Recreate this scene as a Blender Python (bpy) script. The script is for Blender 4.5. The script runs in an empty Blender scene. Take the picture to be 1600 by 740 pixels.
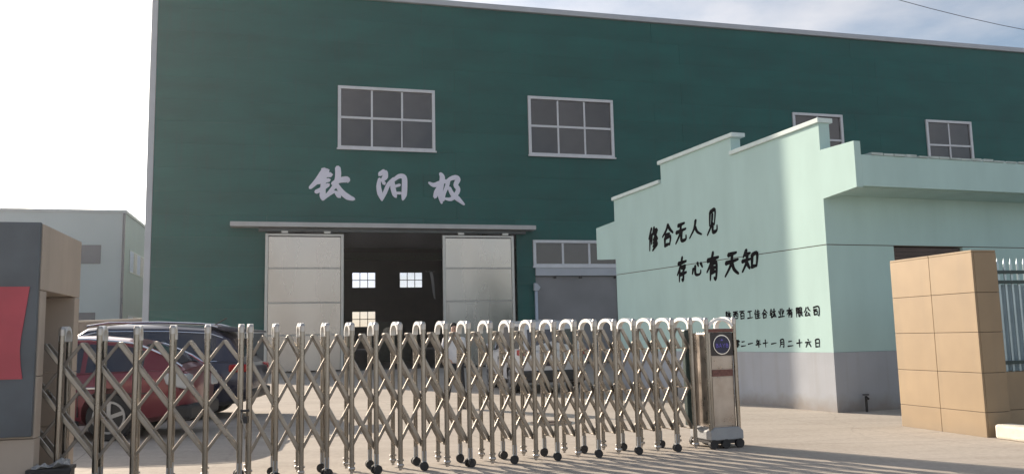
import bpy, bmesh, math, random
from mathutils import Vector, Matrix
random.seed(7)
C = bpy.context.scene.collection
SC = bpy.context.scene
R = math.radians

# ------------------------------------------------------------------ camera
cam_d = bpy.data.cameras.new("camera")
cam_d.sensor_fit = 'HORIZONTAL'; cam_d.sensor_width = 36
cam_d.lens = 36 * 1300 / 1600
cam_d.clip_end = 2000
cam = bpy.data.objects.new("camera", cam_d); C.objects.link(cam)
PITCH, ROLL = R(6.9), R(1.25)
f_ = Vector((0, math.cos(PITCH), math.sin(PITCH)))
u0 = Vector((0, -math.sin(PITCH), math.cos(PITCH))); r0 = Vector((1, 0, 0))
r_ = r0 * math.cos(ROLL) - u0 * math.sin(ROLL)
u_ = r0 * math.sin(ROLL) + u0 * math.cos(ROLL)
cam.matrix_world = Matrix(((r_.x, u_.x, -f_.x, 0), (r_.y, u_.y, -f_.y, 0), (r_.z, u_.z, -f_.z, 1.35), (0, 0, 0, 1)))
SC.camera = cam
SC.render.resolution_x = 1024; SC.render.resolution_y = 473

# ------------------------------------------------------------------ sky, sun, exposure
SUN_EL, SUN_AZ = 21.0, -44.5          # azimuth from +Y, clockwise positive
wd = bpy.data.worlds.new("World"); SC.world = wd; wd.use_nodes = True
nt = wd.node_tree; nt.nodes.clear()
wo = nt.nodes.new('ShaderNodeOutputWorld'); bg = nt.nodes.new('ShaderNodeBackground')
sky = nt.nodes.new('ShaderNodeTexSky'); sky.sky_type = 'NISHITA'; sky.sun_disc = False
sky.sun_elevation = R(SUN_EL); sky.sun_rotation = R(SUN_AZ)
sky.air_density = 1.0; sky.dust_density = 1.4; sky.ozone_density = 1.0
tc = nt.nodes.new('ShaderNodeTexCoord')
mp = nt.nodes.new('ShaderNodeMapping'); mp.inputs['Scale'].default_value = (1.0, 1.0, 2.6)
nz = nt.nodes.new('ShaderNodeTexNoise'); nz.inputs['Scale'].default_value = 2.4; nz.inputs['Detail'].default_value = 7
nz.inputs['Roughness'].default_value = 0.55
cr = nt.nodes.new('ShaderNodeValToRGB'); cr.color_ramp.elements[0].position = 0.42; cr.color_ramp.elements[1].position = 0.60
cr.color_ramp.elements[0].color = (.10, .10, .10, 1); cr.color_ramp.elements[1].color = (1, 1, 1, 1)
bw = nt.nodes.new('ShaderNodeRGBToBW')
mul = nt.nodes.new('ShaderNodeMix'); mul.data_type = 'RGBA'; mul.blend_type = 'MULTIPLY'; mul.inputs[0].default_value = 1
mul.inputs[7].default_value = (1.62, 1.59, 1.62, 1)
add = nt.nodes.new('ShaderNodeMix'); add.data_type = 'RGBA'; add.blend_type = 'ADD'; add.inputs[0].default_value = 1
add.inputs[7].default_value = (1.3, 1.4, 1.65, 1)
mx = nt.nodes.new('ShaderNodeMix'); mx.data_type = 'RGBA'
fm = nt.nodes.new('ShaderNodeMath'); fm.operation = 'MULTIPLY'; fm.inputs[1].default_value = 0.85
L = nt.links.new
L(tc.outputs['Generated'], mp.inputs[0]); L(mp.outputs[0], nz.inputs['Vector']); L(nz.outputs['Fac'], cr.inputs[0])
L(sky.outputs[0], bw.inputs[0]); L(bw.outputs[0], mul.inputs[6]); L(mul.outputs[2], add.inputs[6])
L(cr.outputs[0], fm.inputs[0]); L(fm.outputs[0], mx.inputs[0]); L(sky.outputs[0], mx.inputs[6]); L(add.outputs[2], mx.inputs[7])
L(mx.outputs[2], bg.inputs[0]); bg.inputs[1].default_value = 0.085
L(bg.outputs[0], wo.inputs[0])

sd = bpy.data.lights.new("sun", 'SUN'); sd.energy = 5.0; sd.angle = R(0.22); sd.color = (1.0, 0.86, 0.70)
so = bpy.data.objects.new("sun", sd); C.objects.link(so)
ce = math.cos(R(SUN_EL))
sdir = Vector((math.sin(R(SUN_AZ)) * ce, math.cos(R(SUN_AZ)) * ce, math.sin(R(SUN_EL))))
so.rotation_euler = sdir.to_track_quat('Z', 'Y').to_euler()
so.location = (-20, 20, 30)

SC.view_settings.view_transform = 'Standard'; SC.view_settings.look = 'None'
SC.view_settings.gamma = 1; SC.view_settings.exposure = 0.8
SC.render.engine = 'CYCLES'

# ------------------------------------------------------------------ materials
MATS = {}
def mat(name, col, rough=.6, metal=0., var=.08, scale=3., bump=0., bscale=40., stretch=(1, 1, 1), col2=None, spec=.5, wave=None, rvar=0., coat=0., orand=0., dirt=None, bdist=.01, bdet=5):
    m = bpy.data.materials.new(name); m.use_nodes = True
    t = m.node_tree; n = t.nodes; b = n['Principled BSDF']
    b.inputs['Roughness'].default_value = rough; b.inputs['Metallic'].default_value = metal
    b.inputs['Specular IOR Level'].default_value = spec
    b.inputs['Coat Weight'].default_value = coat
    tcn = n.new('ShaderNodeTexCoord'); mpn = n.new('ShaderNodeMapping'); mpn.inputs['Scale'].default_value = stretch
    t.links.new(tcn.outputs['Object'], mpn.inputs[0])
    nn = n.new('ShaderNodeTexNoise'); nn.inputs['Scale'].default_value = scale; nn.inputs['Detail'].default_value = 6
    t.links.new(mpn.outputs[0], nn.inputs['Vector'])
    ramp = n.new('ShaderNodeValToRGB'); ramp.color_ramp.elements[0].position = .3; ramp.color_ramp.elements[1].position = .7
    c2 = col2 or tuple(min(1, c * (1 + var)) for c in col); c1 = col if col2 else tuple(c * (1 - var) for c in col)
    ramp.color_ramp.elements[0].color = (*c1, 1); ramp.color_ramp.elements[1].color = (*c2, 1)
    t.links.new(nn.outputs['Fac'], ramp.inputs[0]); t.links.new(ramp.outputs[0], b.inputs['Base Color'])
    last = ramp.outputs[0]
    if orand:      # every slab / sheet comes from its own batch
        oi = n.new('ShaderNodeObjectInfo'); mr0 = n.new('ShaderNodeMapRange'); mr0.inputs[3].default_value = 1 - orand; mr0.inputs[4].default_value = 1 + orand
        t.links.new(oi.outputs['Random'], mr0.inputs[0])
        mm = n.new('ShaderNodeVectorMath'); mm.operation = 'SCALE'; t.links.new(last, mm.inputs[0]); t.links.new(mr0.outputs[0], mm.inputs['Scale']); last = mm.outputs[0]
    if dirt:       # splashed dirt up to height dirt[0], vertical rain streaks
        sx = n.new('ShaderNodeSeparateXYZ'); t.links.new(tcn.outputs['Object'], sx.inputs[0])
        nd = n.new('ShaderNodeTexNoise'); nd.inputs['Scale'].default_value = 3.5; nd.inputs['Detail'].default_value = 8; t.links.new(tcn.outputs['Object'], nd.inputs['Vector'])
        ad = n.new('ShaderNodeMath'); ad.operation = 'MULTIPLY_ADD'; ad.inputs[1].default_value = -dirt[0] * 2.2; t.links.new(nd.outputs['Fac'], ad.inputs[0]); t.links.new(sx.outputs[2], ad.inputs[2])
        md = n.new('ShaderNodeMapRange'); md.inputs[1].default_value = -dirt[0] * 1.0; md.inputs[2].default_value = dirt[0] * .25; md.inputs[3].default_value = dirt[1]; md.inputs[4].default_value = 0
        t.links.new(ad.outputs[0], md.inputs[0])
        ms = n.new('ShaderNodeMapping'); ms.inputs['Scale'].default_value = (7, 7, .35); t.links.new(tcn.outputs['Object'], ms.inputs[0])
        ns = n.new('ShaderNodeTexNoise'); ns.inputs['Scale'].default_value = 1.0; ns.inputs['Detail'].default_value = 6; t.links.new(ms.outputs[0], ns.inputs['Vector'])
        m2 = n.new('ShaderNodeMapRange'); m2.inputs[1].default_value = .52; m2.inputs[2].default_value = .78; m2.inputs[3].default_value = 0; m2.inputs[4].default_value = dirt[3]
        t.links.new(ns.outputs['Fac'], m2.inputs[0])
        mxx = n.new('ShaderNodeMath'); mxx.operation = 'MAXIMUM'; t.links.new(md.outputs[0], mxx.inputs[0]); t.links.new(m2.outputs[0], mxx.inputs[1])
        mc_ = n.new('ShaderNodeMix'); mc_.data_type = 'RGBA'; t.links.new(mxx.outputs[0], mc_.inputs[0]); t.links.new(last, mc_.inputs[6]); mc_.inputs[7].default_value = (*dirt[2], 1); last = mc_.outputs[2]
    t.links.new(last, b.inputs['Base Color'])
    if rvar:
        mr = n.new('ShaderNodeMapRange'); mr.inputs[3].default_value = rough - rvar; mr.inputs[4].default_value = rough + rvar
        mr.inputs[1].default_value = .3; mr.inputs[2].default_value = .7
        t.links.new(nn.outputs['Fac'], mr.inputs[0]); t.links.new(mr.outputs[0], b.inputs['Roughness'])
    if bump or wave:
        bp = n.new('ShaderNodeBump'); bp.inputs['Strength'].default_value = bump or .3; bp.inputs['Distance'].default_value = bdist
        if wave:
            wv = n.new('ShaderNodeTexWave'); wv.bands_direction = wave[0]; wv.inputs['Scale'].default_value = wave[1]
            wv.inputs['Distortion'].default_value = .15
            t.links.new(tcn.outputs['Object'], wv.inputs['Vector']); t.links.new(wv.outputs['Fac'], bp.inputs['Height'])
        else:
            n2 = n.new('ShaderNodeTexNoise'); n2.inputs['Scale'].default_value = bscale; n2.inputs['Detail'].default_value = bdet
            t.links.new(mpn.outputs[0], n2.inputs['Vector']); t.links.new(n2.outputs['Fac'], bp.inputs['Height'])
        t.links.new(bp.outputs[0], b.inputs['Normal'])
    MATS[name] = m
    return m

M_green = mat('green_cladding', (.005, .088, .078), .5, 0, .16, .35, spec=.3, orand=.05, dirt=(.01, 0, (.03, .06, .06), .35), wave=('Z', 5.0), stretch=(1, 1, 3), bump=.12)
M_trim = mat('pale_metal_trim', (.40, .425, .46), .45, .0, .06, 1.5)
M_canopy = mat('canopy_metal', (.40, .395, .39), .45, .2, .08, 2)
M_frame = mat('window_frame_paint', (.58, .59, .61), .4, 0, .05, 4)
M_pane = mat('dark_window_glass', (.05, .045, .045), .12, 0, .3, .6, orand=.3, spec=.6, rvar=.05)
M_plinth = mat('grey_render', (.10, .115, .12), .85, 0, .15, 2, bump=.2)
M_door = mat('brushed_metal_door', (.41, .38, .345), .27, .95, .12, .5, stretch=(1, 1, .3), rvar=.08, bump=1., bscale=.55, bdist=.22, orand=.05, bdet=.5)
M_doorframe = mat('door_edge_metal', (.50, .49, .45), .4, .4, .06, 3)
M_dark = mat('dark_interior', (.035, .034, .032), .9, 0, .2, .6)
M_floor = mat('workshop_floor', (.10, .095, .09), .7, 0, .2, .7)
M_shutter = mat('grey_shutter', (.21, .21, .215), .6, .1, .14, .5)
M_letter = mat('pale_sign_letter', (.70, .69, .78), .5, 0, .03, 2)
M_mint = mat('mint_wall_paint', (.445, .61, .58), .9, 0, .05, 1.3, bump=.10, bscale=60, stretch=(1.6, 1.6, .45), spec=.3, dirt=(.01, 0, (.36, .46, .43), .08))
M_mintband = mat('grey_plinth_paint', (.395, .415, .45), .9, 0, .07, 1.4, bump=.12, bscale=50, dirt=(.22, .75, (.27, .235, .20), .3))
M_coping = mat('coping_paint', (.60, .70, .68), .8, 0, .05, 5)
M_ink = mat('black_paint', (.006, .006, .008), .95, 0, .1, 5, spec=.1)
M_tile = mat('eave_tile', (.45, .52, .50), .8, 0, .2, 6)
M_brown = mat('brown_slat', (.07, .045, .035), .6, 0, .2, 6)
M_stone = mat('tan_stone_slab', (.30, .215, .125), .6, 0, .07, 2.5, bump=.08, bscale=60, orand=.05, dirt=(.12, .5, (.22, .17, .115), .22))
M_stoneL = mat('beige_stone_slab', (.47, .385, .31), .6, 0, .08, 2.0, bump=.08, bscale=60, orand=.04, dirt=(.2, .4, (.30, .24, .18), .25))
M_joint = mat('dark_joint', (.10, .07, .05), .9, 0, .1, 4)
M_panelgrey = mat('dark_sign_panel', (.09, .105, .12), .4, 0, .25, 2.2, rvar=.06)
M_red = mat('red_sign_panel', (.46, .06, .085), .42, 0, .14, 2.2)
M_steel = mat('stainless_steel', (.335, .31, .275), .27, 1., .14, 9, stretch=(1, 1, .25), rvar=.07)
M_steel2 = mat('stainless_bar', (.315, .285, .25), .33, 1., .14, 9, rvar=.08)
M_steel3 = mat('matt_steel_bar', (.30, .27, .235), .55, .9, .14, 9, rvar=.06)
M_arch = mat('aluminium_arch', (.80, .80, .78), .42, .25, .06, 10)
M_cap = mat('cast_cap', (.50, .48, .46), .4, .8, .1, 10)
M_rubber = mat('black_rubber', (.02, .02, .021), .7, 0, .2, 12)
M_cabinet = mat('cabinet_sheet', (.42, .365, .32), .33, .9, .18, 5, rvar=.1)
M_cabdark = mat('cabinet_dark_box', (.025, .018, .02), .3, 0, .1, 5)
M_badge = mat('badge_blue', (.01, .012, .05), .3, 0, .1, 5)
M_badgetxt = mat('badge_violet', (.13, .09, .50), .4, 0, .05, 5)
M_strip = mat('brown_red_strip', (.17, .07, .055), .5, .2, .3, 30)
M_skirt = mat('grey_plastic_skirt', (.32, .33, .34), .5, 0, .08, 6)
M_fence = mat('green_rail_paint', (.012, .035, .032), .4, 0, .1, 5)
M_picket = mat('pale_blue_picket', (.36, .45, .48), .25, .35, .08, 5)
M_sheet = mat('blue_grey_sheet', (.27, .36, .40), .45, .1, .08, 3, wave=('X', 8.0), bump=.3)
M_kerb = mat('whitewashed_kerb', (.66, .61, .52), .85, 0, .12, 6, bump=.3, bscale=30)
M_pale = mat('pale_cladding', (.42, .48, .50), .6, 0, .05, .3, wave=('X', 2.6), bump=.08)
M_palewin = mat('blue_grey_glass', (.06, .075, .11), .4, 0, .1, 1)
M_brick = mat('brown_boundary_wall', (.20, .15, .115), .9, 0, .2, 2, bump=.3, bscale=12)
M_redcar = mat('red_car_paint', (.17, .018, .03), .3, .2, .03, 2, coat=.6)
M_bluecar = mat('dark_blue_car_paint', (.018, .02, .045), .3, .2, .05, 2, coat=.6)
M_whitecar = mat('white_car_paint', (.62, .62, .63), .3, 0, .02, 2, coat=.5)
M_carglass = mat('car_glass', (.02, .022, .035), .06, 0, .05, 2, spec=.8)
M_chrome = mat('chrome', (.75, .75, .76), .15, 1, .04, 5)
M_blackplastic = mat('black_plastic', (.02, .02, .022), .5, 0, .1, 6)
M_taillight = mat('red_lamp', (.35, .015, .015), .2, 0, .05, 6)
M_lamp = mat('clear_lamp', (.6, .6, .6), .1, .3, .05, 6)
M_rim = mat('alloy_rim', (.45, .45, .47), .3, .9, .1, 6)
M_jacket = mat('white_jacket_cloth', (.62, .63, .66), .9, 0, .06, 8, bump=.4, bscale=20)
M_trouser = mat('dark_trouser_cloth', (.02, .021, .026), .9, 0, .15, 8)
M_skin = mat('skin', (.50, .30, .22), .6, 0, .06, 6)
M_hair = mat('black_hair', (.012, .010, .009), .6, 0, .1, 20)
M_shoe = mat('black_shoe', (.015, .015, .015), .4, 0, .1, 9)
M_paper = mat('newspaper', (.55, .54, .52), .9, 0, .0, 30, col2=(.16, .16, .17))
M_machine = mat('machine_green', (.05, .07, .06), .6, 0, .2, 4)
M_pipe = mat('pale_blue_pipe', (.42, .48, .58), .5, 0, .05, 4)
M_cable = mat('black_cable', (.03, .03, .035), .6, 0, .05, 4)

def ground_mat():
    m = bpy.data.materials.new('concrete_yard'); m.use_nodes = True
    t = m.node_tree; n = t.nodes; b = n['Principled BSDF']; lk = t.links.new
    tcn = n.new('ShaderNodeTexCoord')
    def noise(s, d=6, r=.55, st=None):
        x = n.new('ShaderNodeTexNoise'); x.inputs['Scale'].default_value = s; x.inputs['Detail'].default_value = d; x.inputs['Roughness'].default_value = r
        if st:
            q = n.new('ShaderNodeMapping'); q.inputs['Scale'].default_value = st; q.inputs['Rotation'].default_value = (0, 0, .35); lk(tcn.outputs['Object'], q.inputs[0]); lk(q.outputs[0], x.inputs['Vector'])
        else: lk(tcn.outputs['Object'], x.inputs['Vector'])
        return x
    big, fine, streak = noise(.22), noise(14, 8, .7), noise(.5, 5, .6, (1, 5, 1))
    r1 = n.new('ShaderNodeValToRGB'); r1.color_ramp.elements[0].position = .32; r1.color_ramp.elements[1].position = .68
    r1.color_ramp.elements[0].color = (.40, .36, .315, 1); r1.color_ramp.elements[1].color = (.49, .445, .39, 1)
    lk(big.outputs['Fac'], r1.inputs[0])
    r2 = n.new('ShaderNodeValToRGB'); r2.color_ramp.elements[0].position = .35; r2.color_ramp.elements[1].position = .65
    r2.color_ramp.elements[0].color = (.86, .85, .84, 1); r2.color_ramp.elements[1].color = (1.06, 1.06, 1.06, 1)
    lk(fine.outputs['Fac'], r2.inputs[0])
    r3 = n.new('ShaderNodeValToRGB'); r3.color_ramp.elements[0].position = .35; r3.color_ramp.elements[1].position = .6
    r3.color_ramp.elements[0].color = (.88, .87, .86, 1); r3.color_ramp.elements[1].color = (1.0, 1.0, 1.0, 1)
    lk(streak.outputs['Fac'], r3.inputs[0])
    a = n.new('ShaderNodeMix'); a.data_type = 'RGBA'; a.blend_type = 'MULTIPLY'; a.inputs[0].default_value = 1
    c = n.new('ShaderNodeMix'); c.data_type = 'RGBA'; c.blend_type = 'MULTIPLY'; c.inputs[0].default_value = 1
    lk(r1.outputs[0], a.inputs[6]); lk(r2.outputs[0], a.inputs[7]); lk(a.outputs[2], c.inputs[6]); lk(r3.outputs[0], c.inputs[7])
    def mixmul(prev, fac, col):
        q = n.new('ShaderNodeMix'); q.data_type = 'RGBA'; q.blend_type = 'MIX'; lk(fac, q.inputs[0]); lk(prev, q.inputs[6]); q.inputs[7].default_value = col; return q.outputs[2]
    wob = n.new('ShaderNodeVectorMath'); wob.operation = 'MULTIPLY_ADD'; wob.inputs[1].default_value = (.5, .5, 0)
    wn = noise(1.1, 6, .6); lk(wn.outputs['Color'], wob.inputs[0]); lk(tcn.outputs['Object'], wob.inputs[2])
    vo = n.new('ShaderNodeTexVoronoi'); vo.feature = 'DISTANCE_TO_EDGE'; vo.inputs['Scale'].default_value = .16; lk(wob.outputs[0], vo.inputs['Vector'])
    cm = n.new('ShaderNodeMapRange'); cm.inputs[1].default_value = .0; cm.inputs[2].default_value = .0028; cm.inputs[3].default_value = .22; cm.inputs[4].default_value = 0; lk(vo.outputs[0], cm.inputs[0])
    col = mixmul(c.outputs[2], cm.outputs[0], (.17, .15, .13, 1))
    # sawn slab joints every 5 m, running with the gate line
    jm = n.new('ShaderNodeMapping'); jm.inputs['Rotation'].default_value = (0, 0, -.33); jm.inputs['Location'].default_value = (1.7, 1.2, 0); lk(tcn.outputs['Object'], jm.inputs[0])
    js = n.new('ShaderNodeSeparateXYZ'); lk(jm.outputs[0], js.inputs[0])
    js_out = []
    for ax in (0, 1):
        pm_ = n.new('ShaderNodeMath'); pm_.operation = 'PINGPONG'; pm_.inputs[1].default_value = 2.5; lk(js.outputs[ax], pm_.inputs[0])
        lt_ = n.new('ShaderNodeMath'); lt_.operation = 'LESS_THAN'; lt_.inputs[1].default_value = .007; lk(pm_.outputs[0], lt_.inputs[0]); js_out.append(lt_)
    jx = n.new('ShaderNodeMath'); jx.operation = 'MAXIMUM'; lk(js_out[0].outputs[0], jx.inputs[0]); lk(js_out[1].outputs[0], jx.inputs[1])
    jh = n.new('ShaderNodeMath'); jh.operation = 'MULTIPLY'; jh.inputs[1].default_value = .5; lk(jx.outputs[0], jh.inputs[0])
    col = mixmul(col, jh.outputs[0], (.15, .135, .12, 1))
    st = noise(.9, 8, .7); sm_ = n.new('ShaderNodeMapRange'); sm_.inputs[1].default_value = .60; sm_.inputs[2].default_value = .75; sm_.inputs[3].default_value = 0; sm_.inputs[4].default_value = .45; lk(st.outputs['Fac'], sm_.inputs[0])
    col = mixmul(col, sm_.outputs[0], (.24, .21, .18, 1))
    ty = noise(.35, 3, .5, (.25, 9, 1)); tm_ = n.new('ShaderNodeMapRange'); tm_.inputs[1].default_value = .62; tm_.inputs[2].default_value = .72; tm_.inputs[3].default_value = 0; tm_.inputs[4].default_value = .22; lk(ty.outputs['Fac'], tm_.inputs[0])
    col = mixmul(col, tm_.outputs[0], (.20, .18, .165, 1))
    lk(col, b.inputs['Base Color']); b.inputs['Roughness'].default_value = .88; b.inputs['Specular IOR Level'].default_value = .25
    bp = n.new('ShaderNodeBump'); bp.inputs['Strength'].default_value = .35; bp.inputs['Distance'].default_value = .01
    lk(fine.outputs['Fac'], bp.inputs['Height']); lk(bp.outputs[0], b.inputs['Normal'])
    return m
M_ground = ground_mat()

def glass_clear():
    m = bpy.data.materials.new('clear_window_glass'); m.use_nodes = True
    t = m.node_tree; n = t.nodes; n.clear(); o = n.new('ShaderNodeOutputMaterial')
    tr = n.new('ShaderNodeBsdfTransparent'); tr.inputs[0].default_value = (.80, .84, .95, 1)
    gl = n.new('ShaderNodeBsdfGlossy'); gl.inputs['Roughness'].default_value = .05
    mxs = n.new('ShaderNodeMixShader'); mxs.inputs[0].default_value = .08
    t.links.new(tr.outputs[0], mxs.inputs[1]); t.links.new(gl.outputs[0], mxs.inputs[2]); t.links.new(mxs.outputs[0], o.inputs[0])
    return m
M_clear = glass_clear()

# ------------------------------------------------------------------ mesh helpers
class MB:
    def __init__(s, tf=None): s.v = []; s.f = []; s.tf = tf
    def add(s, vs, fs):
        k = len(s.v); s.v += [tuple(v) for v in vs]; s.f += [tuple(i + k for i in f) for f in fs]; return s
    def box(s, x0, x1, y0, y1, z0, z1):
        return s.add([(x0, y0, z0), (x1, y0, z0), (x1, y1, z0), (x0, y1, z0), (x0, y0, z1), (x1, y0, z1), (x1, y1, z1), (x0, y1, z1)],
                     [(0, 3, 2, 1), (4, 5, 6, 7), (0, 1, 5, 4), (1, 2, 6, 5), (2, 3, 7, 6), (3, 0, 4, 7)])
    def cyl(s, a, b, r, n=10, r2=None):
        a, b = Vector(a), Vector(b); d = (b - a).normalized(); r2 = r if r2 is None else r2
        q = d.orthogonal().normalized(); w = d.cross(q)
        vs = []
        for p, rr in ((a, r), (b, r2)):
            vs += [p + (q * math.cos(2 * math.pi * i / n) + w * math.sin(2 * math.pi * i / n)) * rr for i in range(n)]
        fs = [(i, (i + 1) % n, n + (i + 1) % n, n + i) for i in range(n)] + [tuple(range(n - 1, -1, -1)), tuple(range(n, 2 * n))]
        return s.add(vs, fs)
    def bar(s, a, b, w, t, up=(0, 1, 0)):
        a, b = Vector(a), Vector(b); d = (b - a).normalized(); q = Vector(up); e = d.cross(q).normalized(); q = e.cross(d).normalized()
        vs = [p + e * (w / 2 * i) + q * (t / 2 * j) for p in (a, b) for i, j in ((-1, -1), (1, -1), (1, 1), (-1, 1))]
        return s.add(vs, [(0, 3, 2, 1), (4, 5, 6, 7), (0, 1, 5, 4), (1, 2, 6, 5), (2, 3, 7, 6), (3, 0, 4, 7)])
    def tube(s, pts, r, n=8):
        for a, b in zip(pts[:-1], pts[1:]): s.cyl(a, b, r, n)
        return s
    def prism(s, poly, axis, d0, d1):
        """poly: 2D list; axis 'y': poly in (x,z) extruded along y; 'x': poly in (y,z) extruded along x; 'z': (x,y)"""
        def P(p, d): return {'y': (p[0], d, p[1]), 'x': (d, p[0], p[1]), 'z': (p[0], p[1], d)}[axis]
        n = len(poly); vs = [P(p, d0) for p in poly] + [P(p, d1) for p in poly]
        return s.add(vs, [tuple(range(n)), tuple(range(2 * n - 1, n - 1, -1))] + [(i, n + i, n + (i + 1) % n, (i + 1) % n) for i in range(n)])
    def mesh(s, name, m, smooth=False, fix=True):
        me = bpy.data.meshes.new(name)
        vs = [s.tf(v) for v in s.v] if s.tf else s.v
        me.from_pydata(vs, [], s.f)
        if fix:
            bm = bmesh.new(); bm.from_mesh(me); bmesh.ops.recalc_face_normals(bm, faces=bm.faces); bm.to_mesh(me); bm.free()
        me.materials.append(m)
        if smooth: me.polygons.foreach_set('use_smooth', [True] * len(me.polygons))
        me.update(); return me
    def build(s, name, m, parent=None, smooth=False, bevel=0, loc=None):
        o = bpy.data.objects.new(name, s.mesh(name, m, smooth)); C.objects.link(o)
        if parent: o.parent = parent
        if loc: o.location = loc
        if bevel:
            b = o.modifiers.new('bevel', 'BEVEL'); b.width = bevel; b.segments = 2; b.limit_method = 'ANGLE'
        if smooth: auto(o)
        return o
def auto(o, ang=35):
    me = o.data
    me.polygons.foreach_set('use_smooth', [True] * len(me.polygons))
    try: me.set_sharp_from_angle(angle=R(ang))
    except Exception: pass
def inst(name, me, parent, loc=(0, 0, 0), rot=(0, 0, 0), scale=None):
    o = bpy.data.objects.new(name, me); C.objects.link(o); o.parent = parent; o.location = loc; o.rotation_euler = rot
    if scale: o.scale = scale
    return o
def thing(name, label, cat, loc=(0, 0, 0), rz=0, group=None):
    o = bpy.data.objects.new(name, None); C.objects.link(o); o.location = loc; o.rotation_euler = (0, 0, rz)
    o.empty_display_size = .2
    o['label'] = label; o['category'] = cat
    if group: o['group'] = group
    return o
def tag(o, label, cat, group=None):
    o['label'] = label; o['category'] = cat
    if group: o['group'] = group
    return o
def structure(o): o['kind'] = 'structure'; return o
def stuff(o): o['kind'] = 'stuff'; return o

# ------------------------------------------------------------------ brush written characters
def ribbon(mb, pts, w, depth0, depth1, place, taper=(.9, .45)):
    """pts in glyph units; smooth polyline with varying width; place(x,y,d)->3D"""
    P = [Vector((p[0], p[1])) for p in pts]; W = [p[2] if len(p) > 2 else None for p in pts]
    n = len(P)
    if W[0] is None:
        W = [w * (taper[0] + (taper[1] - taper[0]) * (i / (n - 1)) ** 1.6) for i in range(n)]
        if n == 2:
            mid = (P[0] + P[1]) / 2; P = [P[0], mid, P[1]]; W = [w * taper[0], w * .72, w * taper[1]] ; n = 3
    # catmull resample
    Q, V = [], []
    for i in range(n - 1):
        p0, p1, p2, p3 = P[max(i - 1, 0)], P[i], P[i + 1], P[min(i + 2, n - 1)]
        for k in range(4):
            t = k / 4
            a = .5 * ((2 * p1) + (p2 - p0) * t + (2 * p0 - 5 * p1 + 4 * p2 - p3) * t * t + (3 * p1 - p0 - 3 * p2 + p3) * t ** 3) if n > 3 or True else p1.lerp(p2, t)
            Q.append(a); V.append(W[i] + (W[i + 1] - W[i]) * t)
    Q.append(P[-1]); V.append(W[-1])
    d0 = (Q[1] - Q[0]).normalized(); d1 = (Q[-1] - Q[-2]).normalized()
    left, right = [], []
    for i, q in enumerate(Q):
        d = (Q[min(i + 1, len(Q) - 1)] - Q[max(i - 1, 0)])
        d = d.normalized() if d.length > 1e-6 else d0
        nn = Vector((-d.y, d.x)) * V[i] / 2
        left.append(q + nn); right.append(q - nn)
    left = [Q[0] - d0 * V[0] * .35 + Vector((-d0.y, d0.x)) * V[0] * .2] + left + [Q[-1] + d1 * V[-1] * .45]
    right = [Q[0] - d0 * V[0] * .35 - Vector((-d0.y, d0.x)) * V[0] * .2] + right + [Q[-1] + d1 * V[-1] * .46]
    m = len(left); vs = []
    for d in (depth0, depth1):
        vs += [place(p.x, p.y, d) for p in left] + [place(p.x, p.y, d) for p in right]
    fs = []
    for i in range(m - 1):
        fs.append((i, i + 1, m + i + 1, m + i))
        fs.append((i, 2 * m + i, 2 * m + i + 1, i + 1)); fs.append((m + i, m + i + 1, 3 * m + i + 1, 3 * m + i))
    fs.append((0, m, 3 * m, 2 * m)); fs.append((m - 1, 3 * m - 1, 4 * m - 1, 2 * m - 1)) if False else None
    mb.add(vs, fs)

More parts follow.
